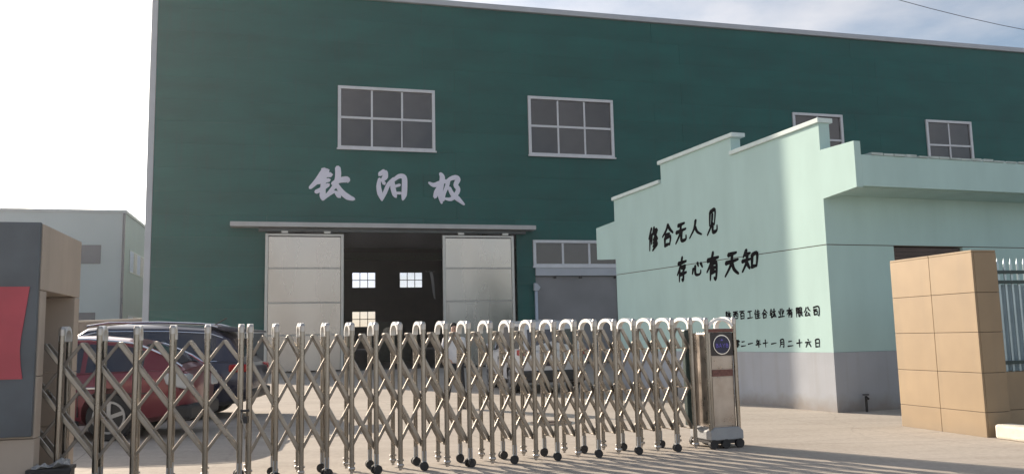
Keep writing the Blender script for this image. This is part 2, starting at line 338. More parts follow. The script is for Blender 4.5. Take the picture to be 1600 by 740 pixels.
def strokes(s):
    out = []
    for st in s.split(';'):
        out.append([tuple(float(q) for q in p.split(',')) for p in st.split()])
    return out
G = {
 '修': "30,5 8,45;20,30 20,95;36,30 36,70;55,5 42,35;50,20 85,18 50,55;55,25 92,55;75,52 50,68;82,62 50,82;88,74 48,98",
 '合': "50,3 36,26 6,50;50,5 70,26 96,44;32,46 68,43;28,60 30,95;28,60 74,57 70,93;30,91 70,88",
 '无': "25,20 78,16;12,48 90,42;48,18 42,58 10,95;56,46 55,82 70,90 92,86 92,70",
 '人': "48,5 38,50 5,95;46,42 65,72 98,92",
 '见': "28,10 28,62;28,10 72,6 70,62;50,20 44,60 10,96;56,58 58,86 74,91 94,86 94,68",
 '存': "12,24 88,20;48,3 30,40 6,68;28,42 28,95;45,42 80,40 62,56;62,55 64,92 50,88;38,68 92,64",
 '心': "14,48 8,80;30,35 34,80 55,90 76,84 78,66;48,20 58,42;76,26 92,52",
 '有': "8,26 92,22;48,3 32,40 6,66;36,42 34,96;36,42 76,40 77,94 62,90;38,56 74,55;38,70 74,69",
 '天': "24,16 78,13;10,45 90,40;50,15 43,55 8,95;50,45 65,74 95,94",
 '知': "26,5 8,32;20,22 52,20;4,48 56,44;32,22 30,55 6,92;32,58 52,84;64,30 64,82;64,30 94,28 92,80;64,78 92,77",
 '陕': "10,8 10,96;10,8 34,8 20,34 34,50 14,60;44,26 94,24;66,4 65,46 38,96;52,34 58,48;86,32 78,48;42,56 96,54;68,56 96,94",
 '西': "8,12 92,10;14,34 16,90;14,34 86,32 84,88;40,12 38,50 26,66;60,12 60,56 76,60;16,86 84,85",
 '百': "8,10 92,8;50,10 40,30;24,32 24,94;24,32 78,30 78,94;24,60 78,59;24,88 78,88",
 '工': "16,16 84,14;50,16 50,84;6,86 94,84",
 '佳': "28,4 6,46;18,30 18,96;44,24 90,22;66,6 66,46;38,46 96,44;44,68 92,66;66,50 66,90;36,92 98,90",
 '钛': "26,4 6,36;18,22 44,20;10,42 44,40;6,60 46,57;26,42 26,92 46,76;50,34 96,31;72,5 68,50 46,92;72,45 98,92;64,72 74,88",
 '业': "36,8 36,84;62,8 62,84;12,28 24,62;88,26 74,60;4,88 96,86",
 '限': "10,8 10,96;10,8 34,8 20,34 34,50 14,60;46,10 86,9 84,46;46,28 84,27;46,46 84,45;46,10 46,92 66,78;60,50 96,92;90,56 72,68",
 '公': "38,8 28,32 6,52;62,6 72,28 96,46;46,48 22,86 80,82;68,64 88,94",
 '司': "14,10 88,8 87,92 70,86;14,32 66,30;20,50 22,84;20,50 62,48 60,82;22,80 60,79",
 '二': "22,28 76,24;6,82 94,78",
 '零': "20,8 80,6;10,22 10,40;10,22 92,20 86,36;50,8 50,46;24,30 38,33;24,42 38,44;62,30 76,32;62,42 76,44;50,46 10,72;50,48 92,70;42,62 56,68;30,78 70,76 52,98;44,84 58,96",
 '一': "6,54 94,46",
 '年': "30,4 10,34;24,18 84,16;26,42 80,40;28,42 28,62;4,64 96,61;54,18 54,98",
 '十': "6,46 94,42;50,6 50,96",
 '月': "26,8 25,60 10,96;26,8 78,6 78,94 64,88;28,34 76,33;28,58 76,57",
 '六': "48,4 58,20;6,38 94,34;36,50 10,92;62,50 90,92",
 '日': "24,10 24,92;24,10 78,8 78,92;24,48 78,47;24,88 78,88",
}
# large facade characters, brush outlines given with their own widths (x,y,width)
BIG = [
 "218,85,34 198,130,50 150,200,42 92,262,26;196,84,16 250,98,30 218,120,36;212,142,30 275,135,42;152,215,24 200,200,34 262,184,30;146,298,34 200,268,34 255,228,30;222,150,36 208,240,42 204,330,50 206,368,22;204,366,24 250,322,34 308,290,22;338,68,44 342,120,48 335,180,46 310,240,38 270,292,28 228,340,22;290,218,26 350,186,44 420,176,52 428,196,26;330,228,30 372,292,44 430,340,48 484,358,26;322,296,28 345,325,38 356,338,30",
 "758,78,20 728,112,40 716,126,22;775,92,34 770,140,48 745,170,30;718,160,24 710,230,38 722,300,44 742,366,12;848,150,16 802,210,34 768,290,34 745,355,14;740,170,20 762,205,30;838,165,30 842,240,42 858,305,40 872,334,10;848,170,26 900,132,38 946,142,44 950,230,46 944,310,46 932,356,14;856,230,24 906,214,22;852,292,18 912,292,24",
 "1180,184,16 1222,206,36 1270,194,44 1334,162,34;1290,94,26 1308,130,44 1298,200,44 1284,290,46 1300,378,18;1282,212,30 1252,270,42 1236,322,32;1338,178,24 1386,142,34 1434,128,42 1458,148,44 1436,200,40 1458,240,38 1442,285,38 1390,338,34 1332,334,18;1366,160,34 1350,220,34 1322,290,28 1318,354,16;1374,230,28 1402,290,38 1452,332,44 1514,388,16",
]

# ================================================================== GROUND
gm = MB(); gm.add([(-700, -200, 0), (700, -200, 0), (700, 900, 0), (-700, 900, 0)], [(0, 1, 2, 3)])
structure(gm.build('ground', M_ground))

# ================================================================== GREEN FACTORY HALL
YF = R(14.8); PF = Vector((-9.46, 38.333, 0))
hall = thing('factory_hall', 'large dark green clad factory hall with pale eave trim and calligraphy above sliding doors', 'building', PF, YF)
S0, S1, HT, DP = -6.95, 58.0, 17.88, 110.0
openings = [(1.325, 5.997, 10.42, 13.50), (10.75, 15.353, 10.42, 13.50), (25.96, 29.15, 10.42, 13.38), (34.72, 37.91, 10.42, 13.38),
            (44.1, 48.7, 10.42, 13.4), (53.0, 57.0, 10.42, 13.4),
            (-1.86, 10.0, 0, 6.45), (10.84, 15.35, 4.81, 6.15), (10.95, 15.25, 0, 4.35)]
def subtract(rects, o):
    out = []
    for (a, b, c, d) in rects:
        if o[0] >= b or o[1] <= a or o[2] >= d or o[3] <= c: out.append((a, b, c, d)); continue
        if o[0] > a: out.append((a, o[0], c, d))
        if o[1] < b: out.append((o[1], b, c, d))
        x0, x1 = max(a, o[0]), min(b, o[1])
        if o[2] > c: out.append((x0, x1, c, o[2]))
        if o[3] < d: out.append((x0, x1, o[3], d))
    return out
zs = [1.9, 2.9, 3.9, 4.81, 6.15, 7.15, 8.2, 9.3, 10.42, 11.45, 12.45, 13.5, 14.6, 15.7, 16.8, HT]
for zi in range(len(zs) - 1):
    z0, z1 = zs[zi], zs[zi + 1]
    x = S0 + .18
    cuts = [S0 + .18, 5.4, 17.7, 30.0, 42.3, S1] if zi % 2 == 0 else [S0 + .18, 5.4 + (0 if zi < 5 else 1.6), 19.3, 31.6, 43.9, S1]
    for a, b in zip(cuts[:-1], cuts[1:]):
        rs = [(a, b, z0, z1)]
        for o in openings: rs = subtract(rs, o)
        for (p, q, r, s) in rs:
            if q - p < .02 or s - r < .02: continue
            y = random.uniform(-.002, .002)
            MB().box(p + .004, q - .004, y, .10, r + .002, s - .002).build('wall_panel', M_green, hall)
# dark backing behind the joints (frame of the wall)
bk = MB()
rs = [(S0 + .1, S1 - .1, 0.0, HT)]
for o in openings: rs = subtract(rs, o)
for (p, q, r, s) in rs: bk.box(p, q, .104, .22, r, s)
bk.build('wall_backing', M_green, hall)
# grey plinth with pale flashing
for (a, b) in ((S0 + .18, -1.86), (10.0, 10.95), (15.25, S1)):
    MB().box(a, b, -.05, .10, 0, 1.80).build('plinth', M_plinth, hall)
    MB().box(a, b, -.09, .098, 1.80, 1.87).build('plinth_flashing', M_trim, hall, bevel=.01)
# corner trim, eave fascia
MB().box(S0 - .08, S0 + .18, -.06, .3, 0, HT + .3).build('corner_trim', M_trim, hall, bevel=.01)
MB().box(S0 + .18, S1 + .1, -.16, .32, HT, HT + .24).build('eave_gutter', M_trim, hall, bevel=.03)
MB().box(S0 + .18, S1 + .1, -.07, .30, HT + .245, HT + .31).build('gutter_cap', M_trim, hall)
# other walls / roof
rs = [(S0, S1, 0, HT)]
bwins = []
for k in range(0, 6):
    s0 = 1.0 + 8.4 * k
    bwins.append((s0, s0 + 4.1, 10.7, 13.45))
    if k != 2: bwins.append((s0, s0 + 4.1, 3.8, 6.55))
for o in bwins: rs = subtract(rs, o)
bm_ = MB()
for (p, q, r, s) in rs: bm_.box(p, q, DP, DP + .2, r, s)
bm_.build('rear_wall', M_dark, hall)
MB().box(S0, S0 + .2, .3, DP, 0, HT).build('side_wall', M_green, hall)
MB().box(S1 - .2, S1, .3, DP, 0, HT).build('side_wall', M_green, hall)
MB().prism([(.33, HT - .1), (.33, HT + .2), (DP / 2, HT + 3.2), (DP + .2, HT + .2), (DP + .2, HT - .1)], 'x', S0, S1).build('roof', M_trim, hall)
MB().box(S0 + .3, S1 - .3, .3, DP, .004, .03).build('workshop_floor', M_floor, hall)
for k, (a, b, c, d) in enumerate(bwins):
    w = MB()
    for i in range(4): x = a + (b - a) * i / 3; w.box(x - .06, x + .06, DP - .02, DP + .1, c, d)
    for i in range(3): z = c + (d - c) * i / 2; w.box(a, b, DP - .015, DP + .09, z - .06, z + .06)
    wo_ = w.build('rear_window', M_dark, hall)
    for i in range(3):
        for j in range(2):
            MB().box(a + (b - a) * i / 3 + .06, a + (b - a) * (i + 1) / 3 - .06, DP + .04, DP + .05, c + (d - c) * j / 2 + .06, c + (d - c) * (j + 1) / 2 - .06).build('pane', M_clear, wo_)
# columns, crane beam and machines inside
for y in range(10, 108, 12):
    for s in (-5.9, 27, 45):
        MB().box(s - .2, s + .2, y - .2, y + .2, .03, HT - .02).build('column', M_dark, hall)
for s in (-5.5, 26.6): MB().box(s - .15, s + .15, 2, DP - 1, 8.2, 8.8).build('crane_rail', M_dark, hall)
MB().box(-5.3, 26.4, 66, 66.9, 11.5, 12.4).build('crane_beam', M_machine, hall)
mc = thing('factory_machine', 'dark bulky machine standing inside the hall behind the open sliding doors', 'machine', PF + Matrix.Rotation(YF, 3, 'Z') @ Vector((5.6, 14, .03)), YF)
MB().box(-1.4, 1.0, -1, 1, 0, 1.2).box(-1.1, .1, -.8, .7, 1.2, 2.5).build('housing', M_machine, mc, bevel=.06)
MB().box(.3, .9, -1.1, -.6, 1.2, 1.9).build('control_box', M_blackplastic, mc, bevel=.03)
MB().cyl((-.5, -.9, 1.8), (-.5, -1.05, 1.8), .35, 16).build('spindle', M_steel, mc, smooth=True)
ps = thing('plastic_curtain_strip', 'pale hanging plastic strip inside the hall beside the right sliding door', 'curtain', PF + Matrix.Rotation(YF, 3, 'Z') @ Vector((5.95, 1.2, 1.45)), YF); ps.scale = (.6, 1, .62)
MB().add([(0.05, 0, 5.2), (-.15, .02, 5.15), (-.02, 0, 4.5), (.08, 0, 3.6), (.20, 0, 3.1), (.32, .02, 3.0), (.22, 0, 4.2), (.16, .02, 4.8),
          (0.05, .04, 5.2), (-.15, .06, 5.15), (-.02, .04, 4.5), (.08, .04, 3.6), (.20, .04, 3.1), (.32, .06, 3.0), (.22, .04, 4.2), (.16, .06, 4.8)],
         [(0, 1, 2, 7), (2, 3, 6, 7), (3, 4, 5, 6), (8, 15, 10, 9), (10, 15, 14, 11), (11, 14, 13, 12), (0, 7, 15, 8), (7, 6, 14, 15), (6, 5, 13, 14), (5, 4, 12, 13), (4, 3, 11, 12), (3, 2, 10, 11), (2, 1, 9, 10), (1, 0, 8, 9)]).build('strip', M_shutter, ps)
MB().cyl((-.5, .02, 5.22), (.3, .02, 5.22), .02).build('hanger_rod', M_steel, ps)

def window(parent, a, b, c, d, nx, ny, y0=-.09, mull=.09, pm=M_pane, rail=True):
    w = MB(); t = .15
    w.box(a, b, y0, .13, c, c + t).box(a, b, y0, .13, d - t, d).box(a, a + t, y0 + .003, .127, c + t, d - t).box(b - t, b, y0 + .003, .127, c + t, d - t)
    wo = w.build('window', M_frame, parent, bevel=.012)
    m = MB()
    A, B, Cc, D = a + t, b - t, c + t, d - t
    for i in range(1, nx): x = A + (B - A) * i / nx; m.box(x - mull / 2, x + mull / 2, y0 + .06, .05, Cc, D)
    m.build('mullion', M_frame, wo)
    if ny > 1:
        q = MB()
        for j in range(1, ny): z = Cc + (D - Cc) * j / ny; q.box(A, B, y0 + .045, .056, z - mull * .6, z + mull * .6)
        q.build('transom', M_frame, wo)
    MB().box(a - .05, b + .05, y0 - .06, y0 - .001, c - .05, c + .03).build('sill', M_frame, wo)
    for i in range(nx):
        for j in range(ny):
            o = MB().box(A + (B - A) * i / nx + .01, A + (B - A) * (i + 1) / nx - .01, -.005, .01, Cc + (D - Cc) * j / ny + .01, Cc + (D - Cc) * (j + 1) / ny - .01).build('pane', pm, wo)
            me_ = o.data; cxx = A + (B - A) * (i + .5) / nx; me_.transform(Matrix.Translation((-cxx, 0, 0))); o.location = (cxx, 0, 0); o.rotation_euler = (random.uniform(-.0025, .0025), 0, random.uniform(-.004, .004))
    return wo
window(hall, *openings[0], 3, 2); window(hall, *openings[1], 3, 2)
window(hall, *openings[2], 2, 2); window(hall, *openings[3], 2, 2)
window(hall, *openings[4], 3, 2); window(hall, *openings[5], 3, 2)
window(hall, *openings[7], 3, 1, mull=.11)
# concrete beam and roller shutter under the low window
MB().box(10.93, 15.35, -.12, .2, 4.36, 4.80).build('lintel_beam', M_trim, hall, bevel=.02)
for s in (11.9, 13.25, 15.1): MB().box(s, s + .12, -.02, .08, 4.24, 4.36).build('lintel_bracket', M_blackplastic, hall)
MB().box(10.96, 15.24, .05, .10, .02, 4.34).build('roller_shutter', M_shutter, hall)
MB().box(10.96, 15.24, .02, .049, .02, .14).build('shutter_bottom_rail', M_plinth, hall)
# pale downpipe left of the shutter
dp = MB(); dp.box(10.84, 10.98, -.22, -.08, 0, 3.62)
dp.build('downpipe', M_pipe, hall, bevel=.03)
MB().prism([(10.78, 3.62), (11.02, 3.62), (11.12, 3.78), (10.95, 3.98), (10.80, 4.0)], 'y', -.26, -.06).build('downpipe_hood', M_trim, hall, bevel=.02)

# sliding doors with canopy track
MB().box(-3.42, 10.86, -.62, -.02, 6.58, 6.80).build('door_canopy', M_canopy, hall, bevel=.02)
MB().box(-2.2, 10.4, -.36, -.18, 6.40, 6.56).build('door_rail', M_plinth, hall)
for s in (-1.2, .7, 7.0, 9.2): MB().box(s, s + .3, -.40, -.16, 6.32, 6.42).build('door_hanger', M_doorframe, hall)
def sliding_door(a, b, wicket=False):
    t = MB(); t.box(a, a + .13, -.34, -.20, .04, 6.30).box(b - .13, b, -.34, -.20, .04, 6.30).box(a + .13, b - .13, -.335, -.205, 6.2, 6.30)
    d = t.build('sliding_door', M_doorframe, hall, bevel=.01)
    zz = [.05, 1.68, 3.14, 4.72, 6.19]
    for k in range(4):
        o = MB().box(a + .135, b - .135, -.31, -.23, zz[k] + .02, zz[k + 1] - .02).build('door_panel', M_door, d, bevel=.015)
    for k in range(1, 4): MB().box(a + .135, b - .135, -.318, -.312 + .1, zz[k] - .018, zz[k] + .018).build('panel_seam', M_doorframe, d)
    if wicket:
        w = MB().box(a + .27, a + 1.55, -.335, -.325 + .013, .35, 3.0).build('wicket_door', M_door, d, bevel=.006)
    return d
sliding_door(-1.90, 1.60); sliding_door(6.25, 9.78, True)

# large calligraphy characters mounted on the cladding
for gi, s in enumerate(BIG):
    mb = MB()
    for k, st in enumerate(strokes(s)):
        off = k * .0015
        ribbon(mb, [(p[0], p[1], p[2] * 1.12) for p in st], 40, -.055 - off, -.006, lambda x, y, d: (.005152 * x - .412, d, 9.844 - .00512 * y))
    mb.build('sign_character', M_letter, hall)

# ================================================================== MINT GATEHOUSE BUILDING
CM = Vector((5.354, 14.105, 0)); UA = Vector((math.cos(R(18.5)), math.sin(R(18.5)), 0)); UB = Vector((math.cos(R(115.06)), math.sin(R(115.06)), 0))
def tm(v): return UA * v[0] + UB * v[1] + Vector((0, 0, v[2]))      # (along side wall, along gable wall, up)
mint = thing('mint_gatehouse', 'small mint green building with stepped white parapet and black brush writing on its gable wall', 'building', CM)
def MM(): return MB(tm)
# gable wall lower / upper with recessed groove at z 2.81
BL = 6.70
MM().box(0, .22, 0, BL, .99, 2.803).build('gable_wall', M_mint, mint)
MM().box(.012, .21, .005, BL - .005, 2.803, 2.818).build('wall_groove', M_joint, mint)
prof = [(0, 2.818), (BL, 2.818), (BL, 4.62), (4.70, 4.72), (4.70, 5.12), (2.14, 5.18), (2.14 + .03, 4.86), (-0.0, 4.90)]
prof = [(0, 2.818), (BL, 2.818), (BL, 4.63), (4.70, 4.71), (4.70, 5.13), (2.30, 5.20), (2.30, 4.84), (0, 4.93)]
MM().prism(prof, 'x', 0, .22).build('stepped_parapet', M_mint, mint)
def coping(b0, b1, z0, z1, ov=.045):
    return MM().prism([(b0, z0 + .002), (b1, z1 + .002), (b1, z1 + .085), (b0, z0 + .085)], 'x', -ov, .22 + ov).build('coping', M_coping, mint, bevel=.008)
coping(4.74, BL + .04, 4.71, 4.63); coping(2.20, 4.76, 5.20, 5.13); coping(-.04, 2.32, 4.93, 4.84)
MM().box(-.014, .2, -.014, BL, 0, .988).build('plinth', M_mintband, mint)
# side wall
for (a, b, z0, z1, nm, m) in ((.22, 1.42, .99, 2.803, 'side_wall', M_mint), (2.98, 12, .99, 2.803, 'side_wall', M_mint), (.22, 12, 2.818, 4.25, 'side_wall', M_mint)):
    MM().box(a, b, 0, .2, z0, z1).build(nm, m, mint)
MM().box(.22, 12, .012, .19, 2.803, 2.818).build('wall_groove', M_joint, mint)
MM().box(.2, 1.42, -.014, .2, 0, .988).build('plinth', M_mintband, mint)
MM().box(2.98, 12, -.014, .2, 0, .988).build('plinth', M_mintband, mint)
# door opening with brown slatted shutter box
MM().box(1.42, 2.98, 1.4, 1.5, 0, 2.80).build('door_recess', M_dark, mint)
MM().box(1.42, 1.45, .2, 1.4, 0, 2.80).box(2.95, 2.98, .2, 1.4, 0, 2.80).build('door_jamb', M_mint, mint)
for k in range(7): MM().box(1.43, 2.97, .05, .08, 2.79 - (k + 1) * .075, 2.785 - k * .075).build('shutter_slat', M_brown, mint)
MM().box(0.225, 12, BL - .2, BL, 0, 4.2).box(11.8, 12, .2, BL - .2, 0, 4.2).build('rear_wall', M_mint, mint)
MM().prism([(-.6, 4.235), (BL / 2, 4.70), (BL + .70, 4.03), (BL + .70, 3.93), (BL / 2, 4.55), (-.6, 4.1)], 'x', .24, 12).build('roof', M_tile, mint)
# front eave: return piece in the gable plane, fascia, soffit
MM().prism([(-.73, 3.68), (0, 3.60), (0, 4.45), (-.73, 4.45)], 'x', 0, .13).build('eave_return', M_mint, mint)
MM().prism([(-.73, 3.70), (-.60, 3.72), (-.60, 4.225), (-.73, 4.225)], 'x', .13, 12).build('eave_fascia', M_mint, mint, bevel=.006)
MM().prism([(-.60, 3.70), (0, 3.66), (0, 3.74), (-.60, 3.78)], 'x', .13, 12).build('soffit', M_mint, mint)
k = 0; a = .34
while a < 11.8:
    w = random.uniform(.19, .235); dz = random.uniform(-.008, .012)
    MM().box(a, a + w, -.76 + random.uniform(0, .02), -.45, 4.228, 4.262 + dz).build('eave_tile', M_tile, mint); a += w + random.choice((.012, .02, .045, .06))
# left eave
MM().prism([(BL, 3.19), (BL + .88, 3.26), (BL + .88, 4.06), (BL, 4.12)], 'x', 0, .13).build('eave_return', M_mint, mint)
MM().box(.13, 12, BL + .72, BL + .88, 3.3, 4.0).build('eave_fascia', M_mint, mint)
MM().box(.13, 12, BL, BL + .72, 3.26, 3.34).build('soffit', M_mint, mint)
# painted writing on the gable wall, reads from deep (large b) to near (small b)
def write(ch, b, z, h, w, wt, name='painted_character', slant=0.):
    mb = MB(tm)
    for k, st in enumerate(strokes(G[ch])):
        ribbon(mb, st, wt, -.003 - k * .0006, -.0012, lambda x, y, d: (d, b - (x - 50) / 100 * w - slant * (50 - y) / 100 * h, z + (50 - y) / 100 * h + (x - 50) / 100 * w * .06))
    mb.build(name, M_ink, mint)
for ch, b, z, h, w in zip('修合无人见', (5.09, 4.54, 4.05, 3.54, 2.99), (3.50, 3.51, 3.53, 3.54, 3.60), (.54, .50, .50, .38, .52), (.42, .44, .44, .44, .36)): write(ch, b, z, h, w, 21, slant=.12)
for ch, b, z, h, w in zip('存心有天知', (4.07, 3.54, 3.04, 2.45, 1.93), (2.72, 2.71, 2.70, 2.71, 2.72), (.54, .36, .58, .52, .46), (.38, .40, .42, .46, .46)): write(ch, b, z, h, w, 21, slant=.12)
for ch, b in zip('陕西百工佳合钛业有限公司', (2.64, 2.42, 2.23, 2.01, 1.81, 1.61, 1.39, 1.17, .96, .73, .54, .33)): write(ch, b, 1.69, .175, .165, 20)
for ch, b in zip('二零二一年十一月二十六日', (2.65, 2.42, 2.24, 2.04, 1.82, 1.63, 1.41, 1.20, .99, .77, .56, .35)): write(ch, b, 1.145, .15 if ch != '一' else .15, .15, 21)
# tap by the corner
tp = thing('water_tap', 'small dark standpipe tap against the grey plinth beside the building corner', 'tap', CM + tm((.48, -.12, 0)))
MB().cyl((0, 0, 0), (0, 0, .26), .022, 8).cyl((0, 0, .24), (0, -.09, .22), .02, 8).build('pipe', M_blackplastic, tp, smooth=True)
MB().box(-.05, .05, -.02, .02, .27, .29).build('handle', M_blackplastic, tp, bevel=.005)

# ================================================================== PALE HALL FAR LEFT
ph = thing('pale_factory_hall', 'pale grey clad factory hall far behind the parked cars at left', 'building', (-35.21, 75, 0), YF)
PHT = 13.4
MB().box(-40, 0, 0, 60, 0, PHT).build('wall', M_pale, ph)
MB().box(-40.1, .12, -.12, -.002, PHT - .02, PHT + .25).box(.003, .12, -.1, 60, PHT - .02, PHT + .25).build('gutter', M_trim, ph, bevel=.02)
MB().prism([(-40, PHT), (0, PHT), (0, PHT + .1), (-40, PHT + .1)], 'y', .1, 60).build('roof', M_trim, ph)
MB().box(-.16, .06, -.2, -.003, 0, PHT - .03).build('downpipe', M_palewin, ph)
for (a, b, c, d) in ((-3.6, -1.92, 8.75, 10.45), (-9.5, -7.8, 8.75, 10.45), (-4.1, -2.2, 2.6, 4.4)):
    w = MB().box(a, b, -.06, -.003, c, d).build('window', M_palewin, ph)
    MB().box(a + .08, b - .08, -.075, -.061, c + .08, d - .08).build('pane', M_palewin, w)
for (a, b, c, d, n) in ((2.6, 9.9, 8.2, 10.3, 4), (2.6, 9.5, 2.2, 4.2, 3), (14, 21, 8.2, 10.3, 4)):
    w = MB().box(.003, .06, a, b, c, d).build('window', M_frame, ph)
    for i in range(n):
        MB().box(.061, .075, a + (b - a) * i / n + .1, a + (b - a) * (i + 1) / n - .1, c + .1, d - .1).build('pane', M_palewin if i % 2 else M_clear, w)
# brown boundary wall behind the cars
bwt = thing('boundary_wall', 'low brown boundary wall running behind the parked cars to the green hall', 'wall', (-30.3, 50.0, 0), math.atan2(-5.0, 11.4))
MB().box(-12, 15.5, 0, .3, 0, 2.75).build('wall', M_brick, bwt)
MB().box(-12.05, 15.55, -.05, .35, 2.752, 2.86).build('coping', M_stoneL, bwt, bevel=.02)

# ================================================================== LEFT STONE SIGN PILLAR
lp = thing('sign_pillar', 'beige stone gate pillar with dark and red sign panel on its front', 'gate pillar', (-4.237, 7.45, 0), YF)
# local x to the right, y deeper; corner at origin. front face y=0, side face x=0
LD = 1.43
MB().box(-2.6, -.004, 0.03, LD - .01, 1.875, 2.455).build('pillar_core', M_joint, lp)
MB().box(-.62, 0, 0.025, LD, 1.87, 2.465).build('stone_slab', M_stoneL, lp, bevel=.006)
MB().box(-2.6, -.626, 0.025, LD, 1.87, 2.465).build('stone_slab', M_stoneL, lp, bevel=.006)
for (z0, z1) in ((0, .56), (.565, 1.10), (1.105, 1.862)):
    MB().box(-.30, 0, .025, .20, z0, z1).build('stone_slab', M_stoneL, lp, bevel=.006)
    MB().box(-.30, 0, LD - .19, LD, z0, z1).build('stone_slab', M_stoneL, lp, bevel=.006)
MB().box(-2.6, -.9, .2, LD, 0, 1.865).build('recess_back', M_plinth, lp)
MB().box(-.9, -.303, .025, .19, 0, 1.865).box(-.9, -.303, LD - .18, LD, 0, 1.865).build('recess_cheek', M_plinth, lp)
MB().box(-2.6, -.903, .028, .197, 0, 1.862).build('pillar_base', M_stoneL, lp)
# sign panels on the front: dark upper, red board with curved edge, dark lower
MB().box(-2.55, -.012, -.035, .022, .585, 2.475).build('sign_board', M_panelgrey, lp, bevel=.008)
red = [(-2.5, 1.895), (-.075, 1.895), (-.085, 1.80), (-.105, 1.62), (-.125, 1.45), (-.13, 1.33), (-.118, 1.20), (-.10, 1.085), (-2.5, 1.085)]
MB().prism(red, 'y', -.047, -.036).build('red_board', M_red, lp)

# ================================================================== RIGHT TAN PILLAR, LOW WALL, FENCE, KERB
rp = thing('tan_pillar', 'tan stone clad gate pillar in sunlight with dark joints beside the picket fence', 'gate pillar', (5.825, 10.527, 0), YF)
PD, PW, PH_ = 1.50, .375, 2.30
MB().box(.012, PW - .012, .012, PD - .012, 0, PH_ - .01).build('pillar_core', M_joint, rp)
rows = [(0, .30), (.306, .785), (.791, 1.29), (1.296, 1.79), (1.796, PH_)]
for (z0, z1) in rows:
    for (y0, y1) in ((0.001, .742), (.748, PD)):
        MB().box(0, .03, y0, y1, z0, z1).build('stone_slab', M_stone, rp, bevel=.003)
    MB().box(.032, PW, -.002, .03, z0, z1).build('stone_slab', M_stone, rp, bevel=.003)
    MB().box(PW - .03, PW, .032, PD, z0, z1).build('stone_slab', M_stone, rp, bevel=.003)
MB().box(0, PW, 0, .745, PH_ + .002, PH_ + .03).box(0, PW, .75, PD, PH_ + .002, PH_ + .03).build('cap_slab', M_stone, rp, bevel=.006)
lw = thing('low_stone_wall', 'low brown stone wall under the picket fence right of the tan pillar', 'wall', (5.825, 10.527, 0), YF)
for k in range(6): MB().box(PW + .004 + k * 1.0, PW + 1.0 + k * 1.0, .06, .36, 0, .31).build('stone_slab', M_stone, lw, bevel=.003)
for k in range(6): MB().box(PW + .004 + k * 1.0, PW + 1.0 + k * 1.0, .06, .36, .316, .785).build('stone_slab', M_stone, lw, bevel=.003)
fc = thing('picket_fence', 'metal fence of pale spear topped pickets and dark green rails on low wall', 'fence', (5.825, 10.527, 0), YF)
for z in (.90, 1.93, 2.06): MB().box(PW + .004, 6.3, .125, .153, z - .022, z + .022).build('rail', M_fence, fc, bevel=.003)
pk = MB(); pk.add([(-.016, -.006, .787), (.016, -.006, .787), (.016, .006, .787), (-.016, .006, .787), (-.016, -.006, 2.17), (.016, -.006, 2.17), (.016, .006, 2.17), (-.016, .006, 2.17), (0, 0, 2.25)],
                  [(0, 1, 5, 4), (1, 2, 6, 5), (2, 3, 7, 6), (3, 0, 4, 7), (4, 5, 8), (5, 6, 8), (6, 7, 8), (7, 4, 8), (0, 3, 2, 1)])
pkm = pk.mesh('picket', M_picket)
for i in range(54): inst('picket', pkm, fc, (PW + .07 + i * .105, .162, 0))
MB().box(PW + .01, 6.3, .215, .225, .79, 1.90).build('backing_sheet', M_sheet, fc)
kb = thing('painted_kerb', 'whitewashed rounded kerb stone at the foot of the tan pillar', 'kerb', (5.86, 10.42, 0), YF)
MB().box(0, .26, -.9, 0, 0, .175).build('kerb_stone', M_kerb, kb, bevel=.03)
MB().box(0, .26, -1.81, -.91, 0, .172).build('kerb_stone', M_kerb, kb, bevel=.03)
MB().box(0.003, .26, -2.72, -1.82, 0, .176).build('kerb_stone', M_kerb, kb, bevel=.03)

# ================================================================== RETRACTABLE GATES
YG = math.atan(.34856); GO = Vector((0, 9.243, 0))
GZ = 1.53; GT = .40            # post height, distance between front and rear row
def post_mesh(wheeled):
    m = MB(); m.cyl((0, 0, .10 if wheeled else .045), (0, 0, GZ - .02), .0255, 12); return m.mesh('post', M_steel, True)
def rear_mesh(wheeled):
    m = MB(); m.cyl((0, 0, .10 if wheeled else .045), (0, 0, GZ - .09), .0235, 12); return m.mesh('post', M_steel, True)
POST, POSTW = post_mesh(False), post_mesh(True)
RPOST, RPOSTW = rear_mesh(False), rear_mesh(True)
for me in (POST, POSTW, RPOST, RPOSTW):
    try: me.set_sharp_from_angle(angle=R(40))
    except Exception: pass
capb = MB(); capb.cyl((0, 0, GZ - .07), (0, 0, GZ - .012), .029, 12).cyl((0, 0, GZ - .012), (0, 0, GZ + .01), .029, 12, .018)
CAP = capb.mesh('post_cap', M_cap, True)
try: CAP.set_sharp_from_angle(angle=R(40))
except Exception: pass
cst = MB(); cst.box(-.022, .022, -.022, .022, .075, .20)
CASTER = cst.mesh('wheel_fork', M_skirt)
wh = MB(); wh.cyl((0, -.045, .046), (0, -.018, .046), .046, 16); wh.cyl((0, .018, .046), (0, .04, .046), .046, 16)
WHEEL = wh.mesh('wheel', M_rubber, True)
try: WHEEL.set_sharp_from_angle(angle=R(40))
except Exception: pass
ft = MB(); ft.cyl((0, 0, .02), (0, 0, .06), .016, 8).cyl((-.035, 0, .12), (.035, 0, .12), .011, 8).box(-.03, .03, -.03, .03, .06, .085)
FOOT = ft.mesh('post_foot', M_cap, True)
